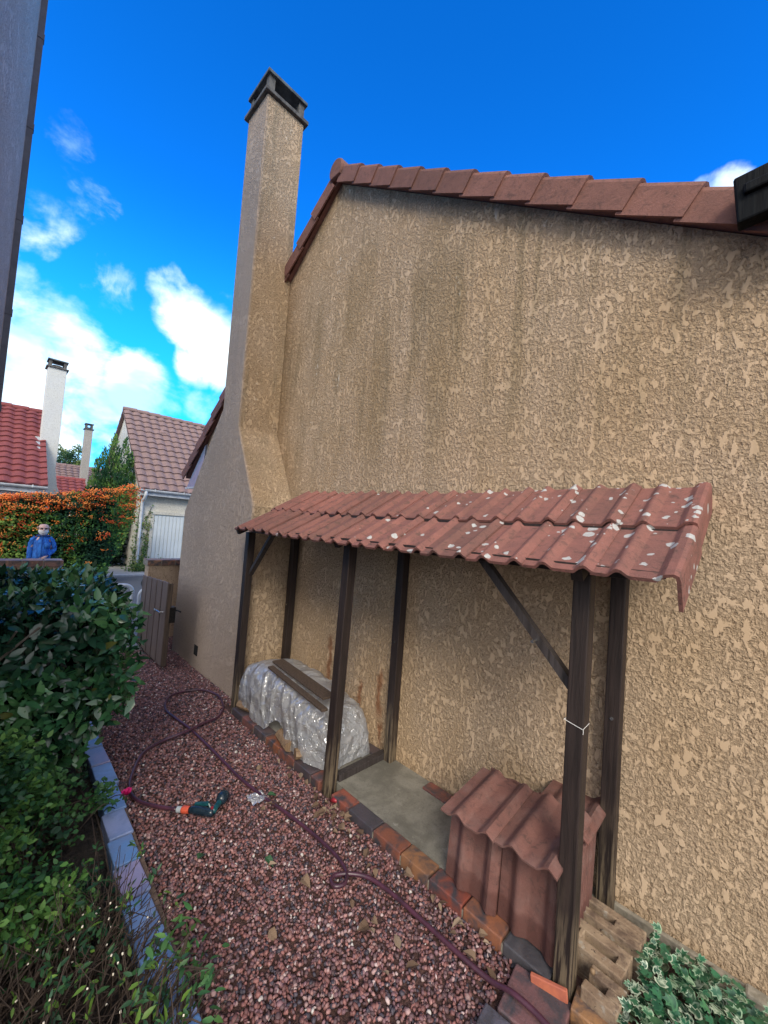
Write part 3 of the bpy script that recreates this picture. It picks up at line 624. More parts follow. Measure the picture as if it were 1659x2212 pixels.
# ------------------------------------------------------------------ wood pile under film
def film():
    nu, nv = 150, 110; V = []; F4 = []
    x0, x1 = -3.97, -2.42
    for i in range(nu+1):
        u = i/nu
        for j in range(nv+1):
            v = j/nv; a = pi*v          # 0 front base .. pi rear base
            x = x0+(x1-x0)*u
            e = (1-abs(2*u-1)**5)**.30 if 0 < u < 1 else 0.0
            hgt = (.485-.10*max(0, (u-.55))*2.0)*e; hw = .275*(.35+.65*e); cy = -.37
            ca, sa = cos(a), sin(a)
            y = cy-hw*np.sign(ca)*abs(ca)**.55; z = .085+hgt*max(0, sa)**.45
            zb = .0
            if v < .22:   # ragged front hem lifted in places
                lift = max(0, noise.noise(Vector((x*3.4, 0, 5)))*.16+.05*(1 if -3.5 < x < -2.9 else 0)); z = max(z, .085+lift*(1-v/.22))
            p = Vector((x, y, z)); q = Vector((x*3.0+y*1.5, y*4.0, z*3.0+x*1.6))
            r1 = noise.noise(q*.9); fq = Vector((x*6.5+z*2.2+.5*r1, y*1.5, z*1.3+3)); r2 = 1-abs(noise.noise(fq))*2
            fq2 = Vector((x*9-z*6+y*3, y*2.5, z*2+8)); r3 = 1-abs(noise.noise(fq2))*2; r4 = 1-abs(noise.noise(q*4.6))*2
            k = r1*.03+(max(r2, .5)-.5)*.04+(max(r3, .55)-.5)*.02
            nx = (-.15 if u < .1 else .15 if u > .9 else 0)
            n = Vector((nx*3, -ca*.9, max(sa, .15))).normalized()
            p += n*k*(.45+.55*min(1, abs(2*v-1)*1.6))
            p.z = max(p.z, .075); p.y = min(p.y, -.03)
            V.append(p)
    for i in range(nu):
        for j in range(nv): a = i*(nv+1)+j; F4.append((a, a+1, a+nv+2, a+nv+1))
    o = mesh_np('plastic_sheet', V, F4, None, ('sheet',), smooth=True, origin=(-3.2, -.4, .1)); return o
tag(film(), 'crumpled translucent white plastic sheet draped over the firewood under the lean-to', 'plastic sheet')
def log(x, y, z, L, r, rot, lab, par=None):
    b = MB(); d = Vector((cos(rot), sin(rot), 0))*L/2; c = Vector((x, y, z)); pr = []
    R = []
    for t in (-1, -.5, 0, .5, 1):
        cc = c+d*t; s = Vector((-sin(rot), cos(rot), 0)); R.append([cc+s*r*cos(a)*(1+.12*noise.noise(Vector((a*2, t, x*9))))+Vector((0, 0, r*.8*sin(a)*(1+.15*noise.noise(Vector((a*2, t, x*5))))) ) for a in np.linspace(0, 2*pi, 9)[:-1]])
    b.rings(R); tag(b.build('firewood_log', 'log_wood', origin=(x, y, z)), lab, 'log', 'split logs under the plastic sheet')
for x, y, z, L, r, rt, lb in ((-3.72, -.60, .115, .26, .05, .3, 'split log poking out at the left end of the plastic sheet'), (-2.98, -.63, .115, .24, .055, -.2, 'split log showing under the lifted hem of the plastic sheet'),
    (-2.72, -.62, .12, .14, .05, 1.2, 'short split log end beside the middle post under the plastic')): log(x, y, z, L, r, rt, lb)
for z in (.17, .28, .39):
    for x in (-3.6, -3.2, -2.8): log(x+random.uniform(-.04, .04), -.42, z, .36, .058, .1, 'split log seen dimly through the plastic sheet')
for (a, b_, w_, nm, lb) in (((-3.50, -.45, .612), (-2.55, -.53, .600), .12, 'plank', 'wide weathered plank lying on the plastic sheet'), ((-3.42, -.575, .60), (-2.45, -.645, .565), .055, 'plank', 'narrow weathered batten lying beside the wide plank on the sheet')):
    b = MB(); b.beam(a, b_, w_, .02); tag(b.build('plank', 'old_plank', origin=a, bevel=.003), lb, 'plank')

# ------------------------------------------------------------------ hose and spray gun
H1 = [(-4.12, -.69), (-3.994, -.74), (-3.856, -.853), (-3.783, -1.014), (-3.716, -1.201), (-3.714, -1.39), (-3.62, -1.554), (-3.403, -1.675), (-3.217, -1.739), (-3.058, -1.733), (-2.93, -1.667), (-2.786, -1.553)]
H2 = [(-4.344, -.654), (-4.546, -.728), (-4.633, -.897), (-4.572, -1.081), (-4.316, -1.186), (-4.065, -1.169), (-3.797, -1.134), (-3.508, -1.117), (-3.15, -1.105), (-2.839, -1.094), (-2.547, -1.06), (-2.307, -1.018), (-2.099, -.991), (-1.942, -.978), (-1.806, -.977), (-1.701, -1.0), (-1.65, -1.053), (-1.667, -1.104), (-1.709, -1.101), (-1.721, -1.061), (-1.669, -.986), (-1.579, -.925), (-1.426, -.897), (-1.268, -.89), (-1.126, -.884), (-.996, -.879), (-.859, -.866), (-.752, -.861), (-.62, -.86), (-.4, -.9), (.3, -1.1)]
pts = [(x, y, .034) for x, y in reversed(H1)]+[(x, y, .034) for x, y in H2]
pts = [(x, y, z+(.022 if (-3.85 < x < -3.6 and -1.25 < y < -1.0 and i < 12) else 0)+(.022 if (-1.72 < x < -1.62 and i > 32 and y > -1.03) else 0)+(.03 if x > -.8 else 0)) for i, (x, y, z) in enumerate(pts)]
b = MB(); b.tube(smooth_path(pts, 6), .0115, 12); tag(b.build('garden_hose', 'hose_plastic', smooth=True, origin=(-3, -1.1, 0)), 'long dark purple garden hose looping over the red gravel', 'hose')
gun = thing('spray_gun', (-2.70, -1.45, .03), 'teal green hose spray gun with round dark head lying on the gravel', 'spray gun')
G = lambda x, y, z=.05: (x, y, z)
b = MB(); b.tube([G(-2.79, -1.557, .036), G(-2.765, -1.536, .04)], .019, 14); b.build('collar', 'pale_plastic', gun)
b = MB(); b.tube([G(-2.765, -1.536, .04), G(-2.757, -1.530, .041), G(-2.725, -1.503, .045)], [.020, .024, .022], 14); b.build('connector', 'orange_plastic', gun)
b = MB(); b.tube(smooth_path([G(-2.725, -1.503, .045), G(-2.69, -1.475, .05), G(-2.65, -1.443, .05), G(-2.61, -1.415, .05), G(-2.592, -1.398, .052)], 3), [.019, .021, .024, .026, .027, .027, .027, .026, .025, .026, .026, .024, .020][:13], 14); b.build('grip', 'gun_dark', gun, smooth=True)
b = MB(); b.tube(smooth_path([G(-2.597, -1.402, .055), G(-2.620, -1.37, .062), G(-2.648, -1.332, .068)], 3), [.02, .019, .019, .018, .018, .019, .02], 14); b.build('barrel', 'gun_green', gun, smooth=True)
b = MB(); b.tube([G(-2.640, -1.342, .068), G(-2.650, -1.330, .07), G(-2.664, -1.312, .073), G(-2.680, -1.288, .076), G(-2.686, -1.280, .077)], [.02, .034, .040, .038, .030], 16); b.build('spray_head', 'gun_dark', gun, smooth=True)
b = MB(); b.beam(G(-2.720, -1.472, .07), G(-2.660, -1.405, .078), .018, .018); b.tube([G(-2.66, -1.405, .078), G(-2.64, -1.40, .06)], .008, 8); b.build('trigger', 'gun_green', gun)
b = MB(); b.tube([G(-2.604, -1.405, .072), G(-2.604, -1.405, .086)], .009, 10); b.build('lock_button', 'red_plastic', gun)

# ------------------------------------------------------------------ gate and low walls
def low_wall(y0, y1, lab, nm, nb_):
    t = thing(nm, (-7.05, (y0+y1)/2, 0), lab, 'wall', 'low rendered garden walls')
    b = MB(); b.box((-7.17, y0, -.1), (-6.97, y1, 1.155)); b.build('render', 'low_wall_stucco', t)
    n = int(round((y1-y0+.04)/.215)); st = (y1-y0+.06)/n
    for i in range(n):
        c = [(.42, .20, .11), (.16, .11, .10), (.48, .26, .14), (.36, .20, .14), (.50, .24, .12)][(i*3+nb_) % 5]
        a = y0-.03+i*st; bb = MB(); bb.col = c; bb.box((-7.20, a+.006, 1.158), (-6.94, a+st-.006, 1.245)); bb.build('coping_brick', 'paver', t, col=True, bevel=.006)
    b = MB(); b.box((-7.19, y0-.025, 1.155), (-6.95, y1+.025, 1.235)); b.build('mortar', 'mortar', t)
    return t
low_wall(-6.5, -1.84, 'low tan wall with brick coping in front of the man in blue', 'garden_wall', 0)
low_wall(-.76, -.01, 'short low tan wall with brick coping between the gate and the chimney', 'garden_wall', 2)
gt = thing('garden_gate', (-6.7, -.89, 0), 'open weathered wooden plank gate with dark lock and lever handle', 'gate')
for i in range(5):
    x = -6.62+i*.232; zt = 1.10-.0*i+[.02, .01, .0, .005, .03][i]*0; b = MB(); b.box((x, -.915, .06), (x+.200, -.89, 1.06+.012*i)); b.build('board', 'gate_wood', gt, bevel=.004)
b = MB()
for z in (.25, .86): b.box((-6.62, -.89, z), (-5.48, -.862, z+.09))
b.beam((-6.55, -.875, .33), (-5.55, -.875, .85), .025, .07, (0, 1, 0)); b.box((-6.61, -.888, .10), (-5.50, -.884, 1.02)); b.build('ledges_and_gap_backing', 'beam_wood', gt)  # near-black sheet added behind the boards paints their gaps dark
b = MB(); b.box((-5.478, -.915, .06), (-5.462, -.855, 1.10)); b.build('edge_post', 'old_plank', gt)
b = MB(); b.box((-5.55, -.872, .60), (-5.455, -.80, .80)); lk = b.build('lock_case', 'metal_black', gt, bevel=.004)
b = MB(); b.tube([(-5.53, -.92, .735), (-5.53, -.965, .735), (-5.66, -.97, .735), (-5.71, -.97, .728)], .010, 8); b.tube([(-5.70, -.97, .729), (-5.74, -.968, .727)], [.013, .015], 8); b.build('handle', 'metal_grey', lk)
b = MB(); b.tube([(-5.50, -.80, .745), (-5.50, -.765, .745), (-5.40, -.76, .745)], .010, 8); b.build('handle', 'metal_black', lk)
for z in (.3, .9): b = MB(); b.box((-6.75, -.90, z), (-6.60, -.885, z+.05)); b.tube([(-6.72, -.88, z-.03), (-6.72, -.88, z+.08)], .014, 8); b.build('hinge', 'metal_black', gt)
b = MB(); b.box((-7.0, -1.84, -.02), (-6.45, -.76, .045)); tag(b.build('threshold', 'slab_grey', bevel=.01), kind='structure')
def hoop(y0, y1, x, h, lab):
    r = .14; b = MB(); p = [(x, y0, -.1), (x, y0, h-r)]+[(x, y0+r-r*cos(a), h-r+r*sin(a)) for a in np.linspace(.2, pi/2, 6)]+[(x, y1-r+r*sin(a), h-r+r*cos(a)) for a in np.linspace(0, pi/2-.2, 6)]+[(x, y1, h-r), (x, y1, -.1)]
    b.tube(p, .032, 12); b.tube([(x, y0, .30), (x, y1, .30)], .022, 10); tag(b.build('hoop_barrier', 'white_paint', smooth=True, origin=(x, (y0+y1)/2, 0)), lab, 'hoop barrier', 'white hoop barriers by the road')
hoop(-1.45, -.56, -8.6, .60, 'white tubular hoop barrier showing above the laurel hedge'); hoop(-.44, .5, -8.6, .52, 'white tubular hoop barrier half hidden behind the open gate')

# ------------------------------------------------------------------ tiled slopes for the far houses
def slope(name, par, m, eave, ridge, y0, y1, tw=.30, tl=.34):
    E = Vector((eave[0], 0, eave[1])); Rg = Vector((ridge[0], 0, ridge[1])); d = (Rg-E); L = d.length; d.normalize(); up = Vector((-d.z, 0, d.x)); up = up if up.z > 0 else -up
    n = max(3, int(round(L/tl))); st = L/n; b = MB(); nx = int((y1-y0)/tw*10)
    ys = np.linspace(y0, y1, nx+1); prof = [.042*abs(sin(pi*(y-y0)/(tw/1.0)))**1.3 for y in ys]
    for i in range(n):
        a = E+d*(i*st-.02); c = E+d*((i+1)*st+.02); v = []
        for y, h in zip(ys, prof): v += [tuple(a+up*(h+.062)+Vector((0, y, 0))), tuple(c+up*(h+.012)+Vector((0, y, 0))), tuple(a+up*(h+.008)+Vector((0, y, 0)))]
        f = []
        for k in range(nx): q = k*3; f += [(q, q+3, q+4, q+1), (q+2, q+5, q+3, q)]
        b.add(v, f)
    up2 = up*-.06
    b.add([tuple(E+Vector((0, y0, 0))), tuple(Rg+Vector((0, y0, 0))), tuple(Rg+up2+Vector((0, y0, 0))), tuple(E+up2+Vector((0, y0, 0)))], [(0, 1, 2, 3)])
    b.add([tuple(E+Vector((0, y1, 0))), tuple(Rg+Vector((0, y1, 0))), tuple(Rg+up2+Vector((0, y1, 0))), tuple(E+up2+Vector((0, y1, 0)))], [(0, 1, 2, 3)])
    b.add([tuple(E+up2+Vector((0, y0, 0))), tuple(Rg+up2+Vector((0, y0, 0))), tuple(Rg+up2+Vector((0, y1, 0))), tuple(E+up2+Vector((0, y1, 0)))], [(0, 1, 2, 3)])
    return b.build(name, m, par)
def far_house(nm, lab, xf, xr, zE, zR, y0, y1, wm, tm, depth=None, ov=.12, gut=True):
    t = thing(nm, (xf, (y0+y1)/2, 0), lab, 'house'); xb = 2*xr-xf
    b = MB(); sl = (zR-zE)/(xf-xr); b.prism([(xb+.25, -.1), (xf-.25, -.1), (xf-.25, zE+.1-.0), (xr, zR-.08), (xb+.25, zE+.1)], 1, y0, y1)
    b.v = [(p[0], p[1], p[2]) for p in b.v]; wall = b.build('wall', wm, t)
    slope('roof', t, tm, (xf, zE), (xr, zR), y0-ov, y1+ov); slope('roof', t, tm, (xb, zE), (xr, zR), y0-ov, y1+ov)
    b = MB()
    n = int((y1-y0+.3)/.42)
    for i in range(n): yy = y0-ov+i*(y1-y0+2*ov)/n; b.rings([[(xr+.11*cos(a), yy, zR+.02+.10*sin(a)) for a in np.linspace(-.3, pi+.3, 9)], [(xr+.13*cos(a), yy+(y1-y0+2*ov)/n+.02, zR+.03+.115*sin(a)) for a in np.linspace(-.3, pi+.3, 9)]])
    b.build('ridge_tiles', tm, t)
    if gut:
        R = []
        for yy in (y0-ov, y1+ov): R.append([(xf+.06+.07*cos(a), yy, zE-.0+.07*sin(a)) for a in np.linspace(pi, 2*pi, 9)]+[(xf+.06+.062*cos(a), yy, zE+.003+.062*sin(a)) for a in np.linspace(2*pi, pi, 9)])
        b = MB(); b.rings(R); 
        for yy in np.arange(y0+.3, y1, .9): b.box((xf+.125, yy, zE-.05), (xf+.14, yy+.03, zE+.03))
        b.build('gutter', 'gutter', t)
        b = MB(); b.box((xf-.26, y0-ov, zE-.17), (xf-.02, y1+ov, zE-.10)); b.box((xf-.03, y0-ov, zE-.19), (xf-.005, y1+ov, zE-.02)); b.build('soffit', 'gutter', t)
    return t, wall
gh, gw = far_house('garage_house', 'pale green house with white ribbed garage door and brown tiled roof', -14.75, -18.3, 2.72, 5.93, .93, 7.5, 'pale_render', 'brown_tile')
XW = -14.75-.25
b = MB(); b.box((XW-.0, 1.38, 0), (XW+.012, 3.75, 1.92)); gd = b.build('garage_door', 'door_white', gh)
b = MB()
for y in np.arange(1.40, 3.74, .118): b.box((XW+.012, y, .02), (XW+.034, y+.094, 1.88))
b.build('ribs', 'door_white', gd, bevel=.004)
b = MB(); b.box((XW, 1.28, 0), (XW+.05, 1.375, 2.0)); b.box((XW, 1.28, 1.92), (XW+.06, 3.85, 2.02)); b.build('door_surround', 'pale_render', gh)
b = MB(); b.tube(smooth_path([(-14.69, 1.0, 2.69), (-14.69, 1.0, 2.55), (-14.78, .99, 2.40), (-14.93, .98, 2.25), (-14.93, .98, 1.0), (-14.93, .98, .04)], 3), .048, 12); b.build('downpipe', 'gutter', gh, smooth=True)
for (y, s) in ((2.05, .72), (4.0, .72)):   # little vent tiles in the roof
    x = -14.75-3.55*s; z = 2.72+3.21*s; b = MB(); b.rings([[(x+.05, y+.14*cos(a), z+.03+.12*sin(a)) for a in np.linspace(0, pi, 8)], [(x-.25, y+.10*cos(a), z+.26+.02*sin(a)) for a in np.linspace(0, pi, 8)]]); b.build('vent_tile', 'brown_tile', gh)
b = MB(); b.box((-15.7, .89, .75), (-15.35, .93, 1.05)); b.build('meter_box', 'pale_render', gh)

rh, rw = far_house('red_roof_house', 'house with bright red tiled roof and tall white chimney at far left', -14.75, -18.9, 2.48, 5.25, -7.5, -1.58, 'pale_render', 'red_tile')
b = MB(); b.prism([(-1.60, 3.0), (-1.60, 6.50), (-1.12, 6.50), (-1.12, 4.2), (-1.14, 3.2), (-1.05, 2.6), (-.9, 2.2), (-.9, 0), (-1.56, 0), (-1.56, 2.2), (-1.56, 3.0)], 0, -17.45, -17.0); rc = b.build('chimney', 'chimney_pale', rh, bevel=.01)
chimney_cap(-17.45, -17.0, -1.60, -1.12, 6.50, rc, .24, .05, .04)
b = MB(); b.beam((-16.55, -1.66, 3.72), (-17.2, -1.66, 4.18), .12, .012, (0, 0, 1)); b.build('flashing', 'lead', rc)
b = MB(); b.box((-15.0, -2.9, 1.2), (-14.97, -2.0, 2.28)); wd = b.build('window', 'gutter', rh); b = MB(); b.box((-14.97, -2.84, 1.26), (-14.962, -2.06, 2.2)); b.build('pane', 'glass', wd)
fh, fw = far_house('distant_house', 'distant brown roofed house with grey chimney above the orange hedge', -28, -30.2, 3.05, 4.35, -.3, 6, 'pale_render', 'brown_tile', gut=False)
b = MB(); b.box((-28.6, .95, 2.2), (-28.15, 1.30, 6.45)); fc = b.build('chimney', 'chimney_grey', fh, bevel=.01); chimney_cap(-28.6, -28.15, .95, 1.30, 6.45, fc, .30, .06, .05)
f2, _ = far_house('distant_house', 'farthest low brown roof showing between the two distant chimneys', -24.5, -26.0, 2.55, 3.35, -1.2, .75, 'pale_render', 'red_tile', gut=False)

# ------------------------------------------------------------------ foliage
def mixcol(pal, n, P, s=1.2, var=.25):
    """light and dark clumps: palette index follows a low-frequency noise of position"""
    pal = np.array(pal, float); k = snoise(P, s)*1.3+.5+rng.normal(0, .18, n); i = np.clip((k*len(pal)).astype(int), 0, len(pal)-1); return pal[i]*(1+var*(rng.random((n, 1))*2-1))
# laurel hedge
hd = thing('laurel_hedge', (-4.0, -2.2, 0), 'dark glossy clipped laurel hedge on the left of the gravel path', 'hedge')
def laurel():
    n = 9500; P = []; Nn = []
    while len(P) < n:
        x = random.uniform(-4.9, -3.05); z = random.uniform(.22, 1.42); y = random.uniform(-2.75, -1.5)
        bump_ = .07*noise.noise(Vector((x*2.4, y*2.4, z*2.4)))
        yr = -1.83+bump_ - (.0 if z > .65 else (.65-z)*.55) - max(0, z-1.25)*.4
        xn = -3.15-(.0 if z > .6 else (.6-z)*.5)+bump_-max(0, z-1.2)*.5; zt = 1.36+bump_+.03*sin(x*4)
        d = min(yr-y, xn-x, zt-z, x+4.95)
        if d < -0.02 or d > .2: continue
        if random.random() < (d/.2)*.6: continue
        nn = Vector((0, 0, 1)) if d == zt-z else (Vector((0, 1, .25)) if d == yr-y else (Vector((1, 0, .25)) if d == xn-x else Vector((-1, 0, .2))))
        P.append((x, y, z)); Nn.append(nn)
    P = np.array(P); Nn = norm(np.array(Nn)); t = norm(Nn*.55+rdir(n)*.9+[0, 0, .15]); nm = norm(Nn+rdir(n)*.65+[0, 0, .5])
    col = mixcol([(.012, .045, .024), (.022, .078, .036), (.036, .115, .045), (.06, .16, .055)], n, P, 2.2)
    yl = rng.random(n) < .004; col[yl] = (.10, .11, .03)
    scatter(leaf_t(.42, .18, .14), P, t, nm, rng.uniform(.04, .115, n), col, 'foliage', 'leaf_gloss', hd)
    b = MB()
    for i in range(26):
        x, y = random.uniform(-4.7, -3.3), random.uniform(-2.5, -1.95); p = [(x, y, -.02), (x+random.uniform(-.08, .08), y+random.uniform(-.08, .08), .4), (x+random.uniform(-.25, .25), y+random.uniform(-.2, .25), .95), (x+random.uniform(-.3, .3), y+random.uniform(-.3, .3), 1.25)]
        b.tube(smooth_path(p, 3), [.017-.0012*k for k in range(10)], 6)
    b.build('stems', 'bark', hd)
laurel()
# extra dark interior twigs/leaves so that no daylight shows through
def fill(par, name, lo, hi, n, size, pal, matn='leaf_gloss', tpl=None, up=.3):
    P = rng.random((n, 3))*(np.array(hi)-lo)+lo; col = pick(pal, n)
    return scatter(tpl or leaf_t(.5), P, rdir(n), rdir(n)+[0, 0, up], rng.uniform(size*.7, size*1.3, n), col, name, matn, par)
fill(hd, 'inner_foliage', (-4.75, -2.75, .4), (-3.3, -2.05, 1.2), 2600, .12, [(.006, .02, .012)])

# rose bush with the pink flower (loose round leaves), overhanging the kerb
def leafy(nm, lab, cat, centers, n, size, pal, tpl, stemn=20, matn='leaf_soft', base=None, stems=True, spread=.9, uz=.6, twig='twig'):
    c0 = centers[0]; t = thing(nm, (c0[0], c0[1], 0), lab, cat); P = []
    for (cx, cy, cz, rx, ry, rz, k) in centers:
        m = int(n*k); q = rdir(m)*(rng.random((m, 1))**.45); P.append(q*[rx, ry, rz]+[cx, cy, cz])
    P = np.concatenate(P); P = P[P[:, 2] > .01]; m = len(P)
    # clump: pull leaves towards twig ends
    K = max(8, m//9); cen = P[rng.integers(0, m, K)]; idx = rng.integers(0, K, m); P = cen[idx]+rng.normal(0, size*.75, (m, 3)); P[:, 2] = np.maximum(P[:, 2], .015)
    col = mixcol(pal, m, P, 3.5)
    o = scatter(tpl, P, rdir(m)*[1, 1, .6], rdir(m)*.6+[.1, 0, uz], rng.uniform(size*.6, size*1.25, m), col, 'foliage', matn, t)
    if stems:
        b = MB()
        for i in range(stemn):
            e = cen[rng.integers(0, K)]; b0 = (base or (c0[0], c0[1])); s0 = Vector((b0[0]+random.uniform(-.15, .15), b0[1]+random.uniform(-.12, .12), 0)); md = (s0+Vector(e))/2+Vector((random.uniform(-.05, .05), random.uniform(-.05, .05), random.uniform(.02, .12)))
            b.tube(smooth_path([s0, md, e], 4), [.005-.0004*k for k in range(9)], 5)
        b.build('stems', twig, t)
    return t
G1 = [(.015, .06, .03), (.03, .10, .04), (.045, .14, .045), (.07, .18, .05)]
rb = leafy('rose_bush', 'rose bush with rounded green leaves and one pink flower over the paver kerb', 'rose bush', [(-2.95, -2.2, .22, .32, .14, .20, .5), (-3.0, -2.38, .4, .35, .16, .25, .5), (-3.0, -1.95, .15, .10, .10, .07, .10)], 1350, .034, G1, leaf_t(.72, .1, .05), 26)
def flower(c, r, par):
    t = leaf_t(.9, .3, -.25); n = 26; a = rng.random(n)*2*pi; dirs = np.c_[cos_(a), sin_(a), rng.uniform(.1, 1.4, n)]
    scatter(t, np.tile(np.array(c), (n, 1)), dirs, np.c_[-cos_(a)*.6, -sin_(a)*.6, np.full(n, .8)], rng.uniform(r*.7, r*1.1, n), pick([(.70, .02, .20), (.8, .06, .30)], n, .15), 'flower', 'leaf_soft', par)
cos_ = np.cos; sin_ = np.sin
flower((-3.0, -1.815, .13), .042, rb)
b = MB(); b.tube(smooth_path([(-3.08, -1.95, .08), (-3.03, -1.87, .13), (-3.0, -1.82, .13)], 3), .003, 5); b.build('flower_stem', 'twig', rb)
leafy('leafy_shrub', 'bright green small leaved shrub at the left edge below the laurel', 'shrub', [(-2.75, -2.42, .5, .35, .18, .28, .45), (-2.45, -2.45, .25, .35, .2, .22, .4), (-2.3, -2.25, .15, .25, .2, .12, .25)], 2300, .036, [(.02, .08, .03), (.05, .15, .04), (.09, .22, .05), (.13, .27, .06)], leaf_t(.55, .15, .1), 30, base=(-2.6, -2.4))
def pruned():
    t = thing('pruned_shrub', (-1.75, -2.2, 0), 'dense cut back shrub of brown twigs with pale cut tips at bottom left', 'shrub'); b = MB(); cb = MB(); tips = []
    for i in range(900):
        x, y = random.uniform(-2.3, -1.25), random.uniform(-2.62, -1.97); h = random.uniform(.08, .30)*(1.0 if random.random() < .8 else 1.35)
        if y > -2.0 and random.random() < .5: h *= .7
        dx, dy = random.gauss(.05, .11), random.gauss(.03, .11); p = [Vector((x, y, -.01)), Vector((x+dx*.4, y+dy*.4, h*.5)), Vector((x+dx, y+dy, h))]
        b.tube(p, [.0028, .0023, .0013], 4, False); tips.append(p[2])
        if random.random() < .5:
            q = p[1]+Vector((random.gauss(0, .07), random.gauss(0, .07), random.uniform(.04, .14))); b.tube([p[1], q], [.0022, .0013], 4, False); tips.append(q)
        if random.random() < .10: b.cur = 1; b.tube([p[2]-(p[2]-p[1]).normalized()*.002, p[2]+(p[2]-p[1]).normalized()*.004], .0030, 6); b.cur = 0
    b.build('twigs', ('twig', 'cut_wood'), t)
    n = 2200; T = np.array([tuple(p) for p in tips]); P = T[rng.integers(0, len(T), n//4)]; P = np.repeat(P, 4, 0)[:n]+rng.normal(0, .008, (n//4*4, 3)); n = len(P)
    kk = snoise(P, 3.0)+rng.normal(0, .25, n) > .12; P = P[kk]; n = len(P)
    scatter(leaf_t(.36, .2, .12), P, rdir(n)*[1, 1, .7]+[0, 0, .35], rdir(n)*.5+[0, 0, 1], rng.uniform(.02, .05, n), pick([(.03, .09, .035), (.05, .13, .045), (.025, .08, .04), (.13, .24, .04)], n), 'leaves', 'leaf_soft', t)
pruned()
leafy('young_shoots', 'thin green shoots leaning over the kerb onto the gravel at bottom left', 'plant', [(-1.68, -1.90, .20, .16, .10, .16, .6), (-1.42, -1.92, .24, .14, .10, .12, .4)], 120, .05, [(.04, .12, .04), (.06, .16, .05), (.10, .22, .06)], leaf_t(.34, .2, .15), 26, base=(-1.62, -2.02))
leafy('ground_cover', 'low mixed ivy and weeds in the dark soil beside the paver kerb', 'ground cover', [(-2.35, -2.1, .05, .35, .16, .07, .5), (-4.6, -2.1, .06, .6, .25, .08, .3), (-3.6, -2.05, .06, .5, .12, .07, .3)], 700, .03, G1, leaf_t(.6, .1, .05), 4)
leafy('gate_shrub', 'small dark green shrub growing behind the open gate', 'shrub', [(-6.75, -1.18, .35, .22, .22, .33, 1)], 1500, .045, G1[:3], leaf_t(.5, .1, .05), 14)
# variegated ivy, bottom right
def ivy():
    t = thing('variegated_ivy', (-.28, -.4, 0), 'variegated ivy with white edged leaves beside the hollow bricks', 'ivy'); n = 900
    P = np.c_[rng.uniform(-.42, .12, n), rng.uniform(-.72, -.07, n), rng.uniform(.02, .14, n)]; keep = (P[:, 0] > -.40+.0*P[:, 1]) & (P[:, 1] < -.10-.35*(P[:, 0]+.1)*(P[:, 0] > -.1)); P = P[keep]; n = len(P)
    tv, tf = ivy_t(); ring = np.array([0]+[1]*12)
    # leaf with a pale rim: inner disc green, outer rim cream
    tv2 = np.r_[tv[:1], tv[1:]*[.74, .74, .9]+[.10, 0, .0], tv[1:]]; f2 = [(0, i, i % 12+1) for i in range(1, 13)]
    for i in range(1, 13):
        j = i % 12+1; f2 += [(i, i+12, j+12), (i, j+12, j)]
    tv2 = np.r_[tv2, tv2[1:13]]; f2 = [(a, b_, c_) if max(a, b_, c_) < 13 else tuple((q+24 if 1 <= q <= 12 else q) for q in (a, b_, c_)) for a, b_, c_ in f2]
    g = pick([(.02, .10, .05), (.03, .14, .07), (.015, .07, .04)], n, .2); rim = pick([(.42, .50, .38), (.26, .38, .25), (.05, .16, .07), (.03, .12, .06)], n, .15)
    def cv(C, tv_):
        C = C.copy(); C[:, 13:] = rim[:, None]; k = rng.random(C.shape[:2]) < .30; C = np.where(k[..., None], rim[:, None], C); k2 = rng.random(C.shape[:2]) < .25; return np.where(k2[..., None], g[:, None], C)
    scatter((tv2, np.array(f2)), P, rdir(n)*[1, 1, .25]+[-.3, -.3, 0], rdir(n)*.5+[-.2, -.2, 1], rng.uniform(.028, .062, n), g, 'leaves', 'ivy_leaf', t, colvar=cv)
    b = MB()
    for i in range(14):
        p = [(random.uniform(-.4, .1), random.uniform(-.7, -.1), .02) for _ in range(3)]; b.tube(smooth_path(p, 4), .0028, 5)
    b.build('stems', 'twig', t)
ivy()
b = MB()
for i in range(5): 
    x = -.30+i*.12; b.box((x, -.10-.02*(i % 2), -.02), (x+.10, -.03, .05+.02*(i % 3)), Matrix.Translation((0, 0, 0)))
tag(b.build('rubble', 'mortar', origin=(0, -.06, 0), bevel=.012), 'crumbled mortar lumps along the wall foot above the ivy', 'rubble')

# fallen leaves
dl = []
lt = leaf_t(.6, .5, .35); tv, tf = lt
LG = 'dry leaves on the gravel along the slab'
for q in range(3):
    V = tv.copy(); V[:, 2] += rng.normal(0, .06, len(V)); V[:, 1] *= rng.uniform(.8, 1.3); me = bpy.data.meshes.new('leaf'); me.from_pydata([tuple(v) for v in V], [], [tuple(f) for f in tf]); a = me.color_attributes.new('Col', 'FLOAT_COLOR', 'POINT')
    c = [(.22, .15, .10), (.32, .24, .17), (.14, .09, .06)][q]; a.data.foreach_set('color', np.tile([*c, 1], len(V))); me.materials.append(MAT['dry_leaf']); dl.append(me)
for i in range(64):
    if i < 46: x = random.uniform(-2.9, -.9); y = -.72-abs(random.gauss(0, .08))
    else: x = random.uniform(-2.6, -1.0); y = random.uniform(-1.5, -.75)
    o = link('fallen_leaf', dl[i % 3]); o.location = (x, y, .034+random.uniform(0, .01)); s = random.uniform(.03, .075); o.scale = (s, s, s); o.rotation_euler = (random.uniform(-.5, .5), random.uniform(-.5, .5), random.uniform(0, 6.3))
    tag(o, 'curled brown dry leaf lying on the gravel in front of the lean-to', 'leaf', LG)
